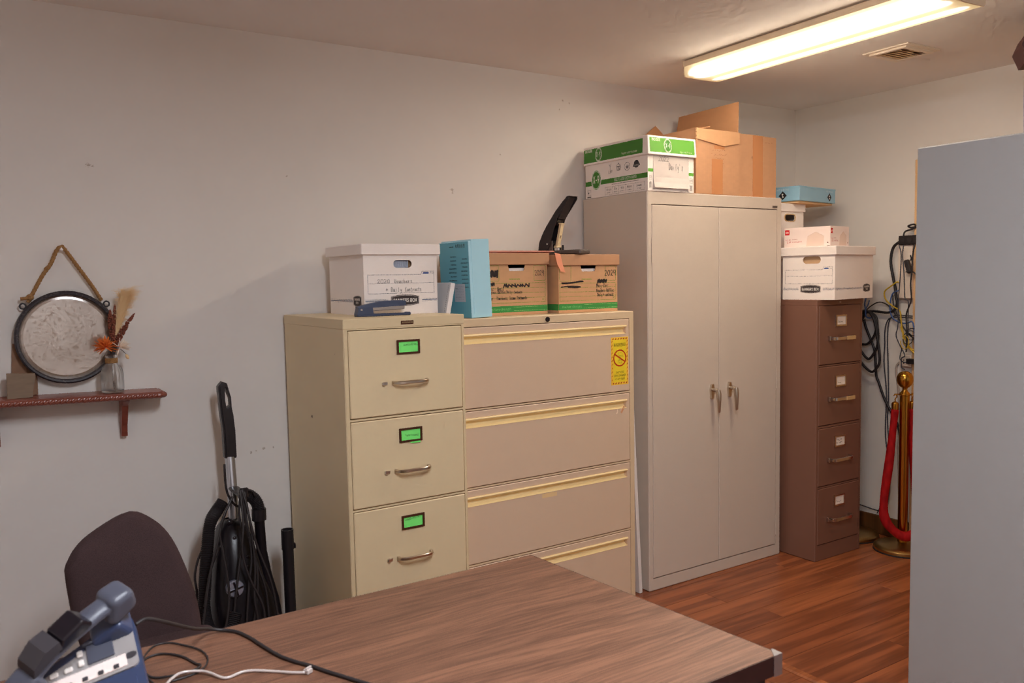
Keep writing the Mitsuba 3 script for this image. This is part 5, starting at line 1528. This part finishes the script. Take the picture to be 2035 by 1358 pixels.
cable('thick_cable', [(-.7, 1.611, 4.145), (-.658, 1.577), (-.645, 1.504), (-.659, 1.423), (-.674, 1.356), (-.678, 1.315), (-.685, 1.285), (-.672, 1.248), (-.631, 1.231), (-.572, 1.236), (-.519, 1.235), (-.489, 1.217), (-.46, 1.19)], .0072, 'cable_black', 'thick black cord from the power strip curving down to the hanging coil')
cable('cable_loop', [(-.717, 1.638, 4.14), (-.724, 1.659), (-.765, 1.67), (-.789, 1.685), (-.765, 1.693), (-.739, 1.685), (-.758, 1.677), (-.786, 1.682), (-.80, 1.695)], .0045, 'cable_black', 'small black cable loop on top of the power strip')
cable('yellow_cable', [(-.784, 1.690, 4.14), (-.795, 1.705), (-.81, 1.725)], .003, 'cable_yellow', 'short yellow wire end above the power strip')
coil = [[(-.489, 1.189), (-.497, 1.155), (-.521, 1.1), (-.553, 1.026), (-.561, .957), (-.566, .888), (-.582, .849), (-.615, .768), (-.664, .685), (-.70, .62), (-.72, .52)], [(-.47, 1.05), (-.487, 1.053), (-.522, 1.058), (-.559, 1.102), (-.577, 1.164), (-.565, 1.212), (-.519, 1.232), (-.489, 1.196), (-.47, 1.15), (-.465, 1.09)],
        [(-.465, 1.06), (-.488, 1.021), (-.523, .982), (-.546, .98), (-.583, 1.034), (-.593, 1.097), (-.584, 1.165), (-.557, 1.219), (-.52, 1.236), (-.48, 1.20), (-.462, 1.13)], [(-.462, 1.02), (-.488, .972), (-.531, .927), (-.57, .909), (-.606, .947), (-.613, .995), (-.597, 1.097), (-.584, 1.165), (-.565, 1.212), (-.53, 1.24), (-.49, 1.225), (-.465, 1.17)]]
solo('cable_coil', join(*[tube(spline([(4.150 - .014 * i, a, b) for a, b in q], 6), .0068, 7) for i, q in enumerate(coil)]), 'cable_black', 'thick black cable coiled and hung on the end wall by the brown cabinet', 'cable', smooth=True)
solo('cable_tie', join(tube(spline([(4.155, -.50, 1.33), (4.115, -.52, 1.308), (4.095, -.528, 1.274), (4.09, -.536, 1.246), (4.10, -.533, 1.21), (4.15, -.53, 1.20), (4.165, -.53, 1.24)], 6), .004, 6), tube(spline([(4.092, -.535, 1.25), (4.10, -.545, 1.275), (4.105, -.548, 1.298)], 4), .0035, 6)), 'cable_blue', 'blue cord tying the hanging black cable coil', 'cord', smooth=True)
cable('thin_cable', [(-.47, 1.215), (-.484, 1.231), (-.526, 1.266), (-.571, 1.286), (-.616, 1.275), (-.653, 1.242), (-.668, 1.22)], .003, 'cable_black', 'thin black cable arching over the hanging coil', 4.158)
cable('yellow_cable', [(-.700, 1.392), (-.691, 1.395), (-.657, 1.373), (-.621, 1.343), (-.629, 1.302), (-.666, 1.269), (-.709, 1.243), (-.717, 1.203), (-.725, 1.15), (-.748, 1.085), (-.776, 1.047), (-.815, 1.03)], .0038, 'cable_yellow', 'yellow cable bowing out left of the cream wall panel', 4.13)
cable('yellow_cable', [(-.72, 1.16), (-.735, 1.12), (-.742, 1.07), (-.77, 1.05), (-.80, 1.025), (-.82, 1.02)], .0038, 'cable_yellow', 'second yellow cable ending low beside the door casing', 4.122)
cable('blue_cable', [(-.70, 1.345), (-.69, 1.348), (-.658, 1.329), (-.646, 1.262), (-.66, 1.208), (-.696, 1.183), (-.739, 1.177), (-.774, 1.185), (-.785, 1.13), (-.79, 1.06), (-.812, 1.035)], .0038, 'cable_blue', 'blue cable looping below the cream wall panel', 4.142)
cable('thin_cable', [(-.666, 1.328), (-.67, 1.276), (-.704, 1.196), (-.733, 1.15), (-.762, 1.118), (-.808, 1.087)], .0035, 'cable_black', 'thin black cable slanting from the panel port to the door casing', 4.136)
cable('thin_cable', [(-.71, 1.588), (-.723, 1.541), (-.721, 1.435), (-.713, 1.309), (-.712, 1.169), (-.702, 1.115), (-.721, 1.069), (-.753, 1.011), (-.735, .993), (-.737, .947), (-.755, .936)], .003, 'cable_navy', 'left thin dark cable hanging down in front of the cream panel', 4.112)
cable('thin_cable', [(-.74, 1.588), (-.735, 1.534), (-.744, 1.448), (-.749, 1.357), (-.753, 1.31), (-.771, 1.291), (-.771, 1.205), (-.774, 1.133), (-.765, 1.056)], .003, 'cable_navy', 'middle thin dark cable hanging down in front of the cream panel', 4.106)
cable('thin_cable', [(-.803, 1.588), (-.794, 1.519), (-.792, 1.454), (-.786, 1.383), (-.791, 1.304), (-.775, 1.258), (-.765, 1.218), (-.77, 1.133), (-.768, 1.03)], .0042, 'cable_black', 'right dark cable hanging down in front of the cream panel', 4.10)
cable('thin_cable', [(-.735, 1.05), (-.722, .996), (-.736, .977), (-.762, .972)], .003, 'cable_navy', 'short dark wire looping into the cream outlet strip', 4.118)
cable('thin_cable', [(-.762, 1.203), (-.74, 1.206), (-.646, 1.204), (-.617, 1.179), (-.605, 1.125), (-.606, 1.056), (-.603, .96), (-.62, .791), (-.618, .567), (-.638, .424), (-.635, .254), (-.594, .154), (-.576, .118)], .003, 'cable_navy', 'left of two dark wires dropping down the end wall to the baseboard', 4.162)
cable('thin_cable', [(-.76, 1.215), (-.66, 1.215), (-.625, 1.18), (-.618, 1.08), (-.623, .958), (-.629, .77), (-.626, .635), (-.644, .425), (-.644, .29), (-.63, .174), (-.601, .133), (-.482, .139), (-.40, .15)], .003, 'cable_navy', 'right of two dark wires dropping down the end wall and turning behind the brown cabinet', 4.168)
cable('grey_cable', [(-.698, .977), (-.672, .945), (-.67, .897), (-.678, .858), (-.69, .70), (-.69, .45), (-.70, .2)], .0055, 'cable_grey', 'grey cable bending down from the cream outlet strip', 4.1715)
cr = random.Random(5)
for i in range(4):
    yy, zz_ = -.79 + .01 * i, 1.135 - .018 * i
    cable('cable_loop', [(yy + .035 * math.cos(a) * (1 - .12 * i), zz_ + (.018 + .006 * i) * math.sin(a)) for a in np.linspace(.3 * i, .3 * i + 5.6, 12)], .0022, ('cable_black', 'cable_navy', 'cable_black', 'cable_yellow')[i], ('topmost dark loop of the wire tangle beside the door casing', 'second dark loop of the wire tangle beside the door casing', 'black lower loop of the wire tangle beside the door casing', 'yellow loop of the wire tangle beside the door casing')[i], 4.128 - .01 * i)

# dark speaker hung high at the right edge
k = thing('wall_speaker', 'dark brown speaker box hung high at the right edge', 'speaker')
SPM = tr(3.50, -1.69, 2.335, rz=35, ry=0)
part(k, 'case', hullpts([(x_, y_, z_) for y_, z_ in ((-.13, -.10), (.085, -.10), (.108, -.045), (.09, .0), (.06, .035), (-.13, .035)) for x_ in (-.10, .10)]), 'speaker_brown', M=SPM, smooth=False)
part(k, 'mount', cyl((0, 0, .03), (0, 0, H - 2.335 - .0005), .015), 'black_matte', M=SPM)
cable('speaker_cable', [(-1.606, 2.236), (-1.605, 2.14), (-1.607, 2.05), (-1.61, 1.95), (-1.612, 1.82)], .0032, 'cable_blue', 'blue cable hanging from the dark speaker at the right edge', 3.50)

# ================================================================== GOLD POSTS AND VELVET ROPE
def post(label, px, py, r):
    k = thing('rope_post', label, 'stanchion')
    M = tr(px, py, 0)
    part(k, 'base', lathe([(.02, .0), (r - .01, .0), (r - .002, .004), (r, .012), (r - .001, .020), (r - .010, .028), (r - .03, .0335), (.05, .040), (.026, .046), (.02, .046)], 64), 'brass_rough', M=M)
    part(k, 'foot_ring', lathe([(r - .012, .0002), (r + .0012, .0002), (r + .002, .003), (r + .0012, .006), (r - .012, .006)], 64), 'black_matte', M=M)
    part(k, 'pole', lathe([(.024, .045), (.0245, .05), (.0235, .06), (.0235, .80), (.0235, .812)], 32), 'brass', M=M)
    part(k, 'finial', lathe([(.0235, .812), (.027, .815), (.027, .821), (.022, .828), (.013, .838), (.011, .846), (.013, .853), (.022, .858), (.0345, .872), (.0405, .893), (.0385, .912), (.029, .929), (.014, .938), (.0005, .940)], 40), 'brass', M=M)
    return k


P1 = (4.022, -.812)
post('gold rope post with a ball top and red velvet rope beside the tall grey cabinet', *P1, .140)
post('gold rope post mostly hidden behind the brown cabinet, only its base showing', 4.022, -.515, .140)
vr_ = V(.57, -.82, 0)      # across the view
vf_ = V(.82, .57, 0)
B0 = V(P1[0], P1[1], 0)
for s_ in (-1, 1):
    part('rope_post', 'ring', trimesh.creation.torus(.011, .0025, major_sections=20, minor_sections=8).apply_transform(frame(B0 + vr_ * .037 * s_ + V(0, 0, .818), vr_, vf_, (0, 0, 1))), 'brass', smooth=True)


def velvet(label, pts, hooks):
    k = thing('velvet_rope', label, 'rope')
    P = spline([B0 + vr_ * a + vf_ * b + V(0, 0, c) for a, b, c in pts], 10)
    n = len(P)
    R = .0165 + .007 * np.sin(np.linspace(0, math.pi, n)) + .0018 * np.sin(np.linspace(0, 40, n))
    part(k, 'rope', tube(P, R, 16), 'velvet', smooth=True)
    for e in (0, -1):
        q = P[e]
        part(k, 'ferrule', lathe([(.016, -.006), (.0175, .0), (.0175, .030), (.014, .036), (.006, .040), (.0005, .041)], 20, q + V(0, 0, -.004)), 'brass')
        part(k, 'hook', tube(spline([q + V(0, 0, .036), q + V(.0, 0, .05), q + vr_ * .008 + V(0, 0, .062), q + vr_ * .002 + V(0, 0, .074), q - vr_ * .008 + V(0, 0, .066)], 5), .003, 8), 'brass', smooth=True)


velvet('red velvet rope looped from the left ring round the gold post', [(-.045, -.008, .745), (-.049, -.012, .69), (-.068, -.03, .482), (-.092, -.045, .27), (-.083, -.055, .165), (-.02, -.06, .098), (.038, -.06, .100), (.088, -.05, .165), (.112, -.036, .30), (.092, -.03, .50), (.068, -.03, .70), (.062, -.028, .745)], None)
velvet('red velvet rope on the right of the gold post, beside the grey cabinet', [(.036, .022, .748), (.037, .022, .69), (.05, .022, .45), (.072, .024, .25), (.12, .03, .14), (.165, .03, .20), (.16, .03, .45), (.118, .012, .68), (.108, .01, .745)], None)
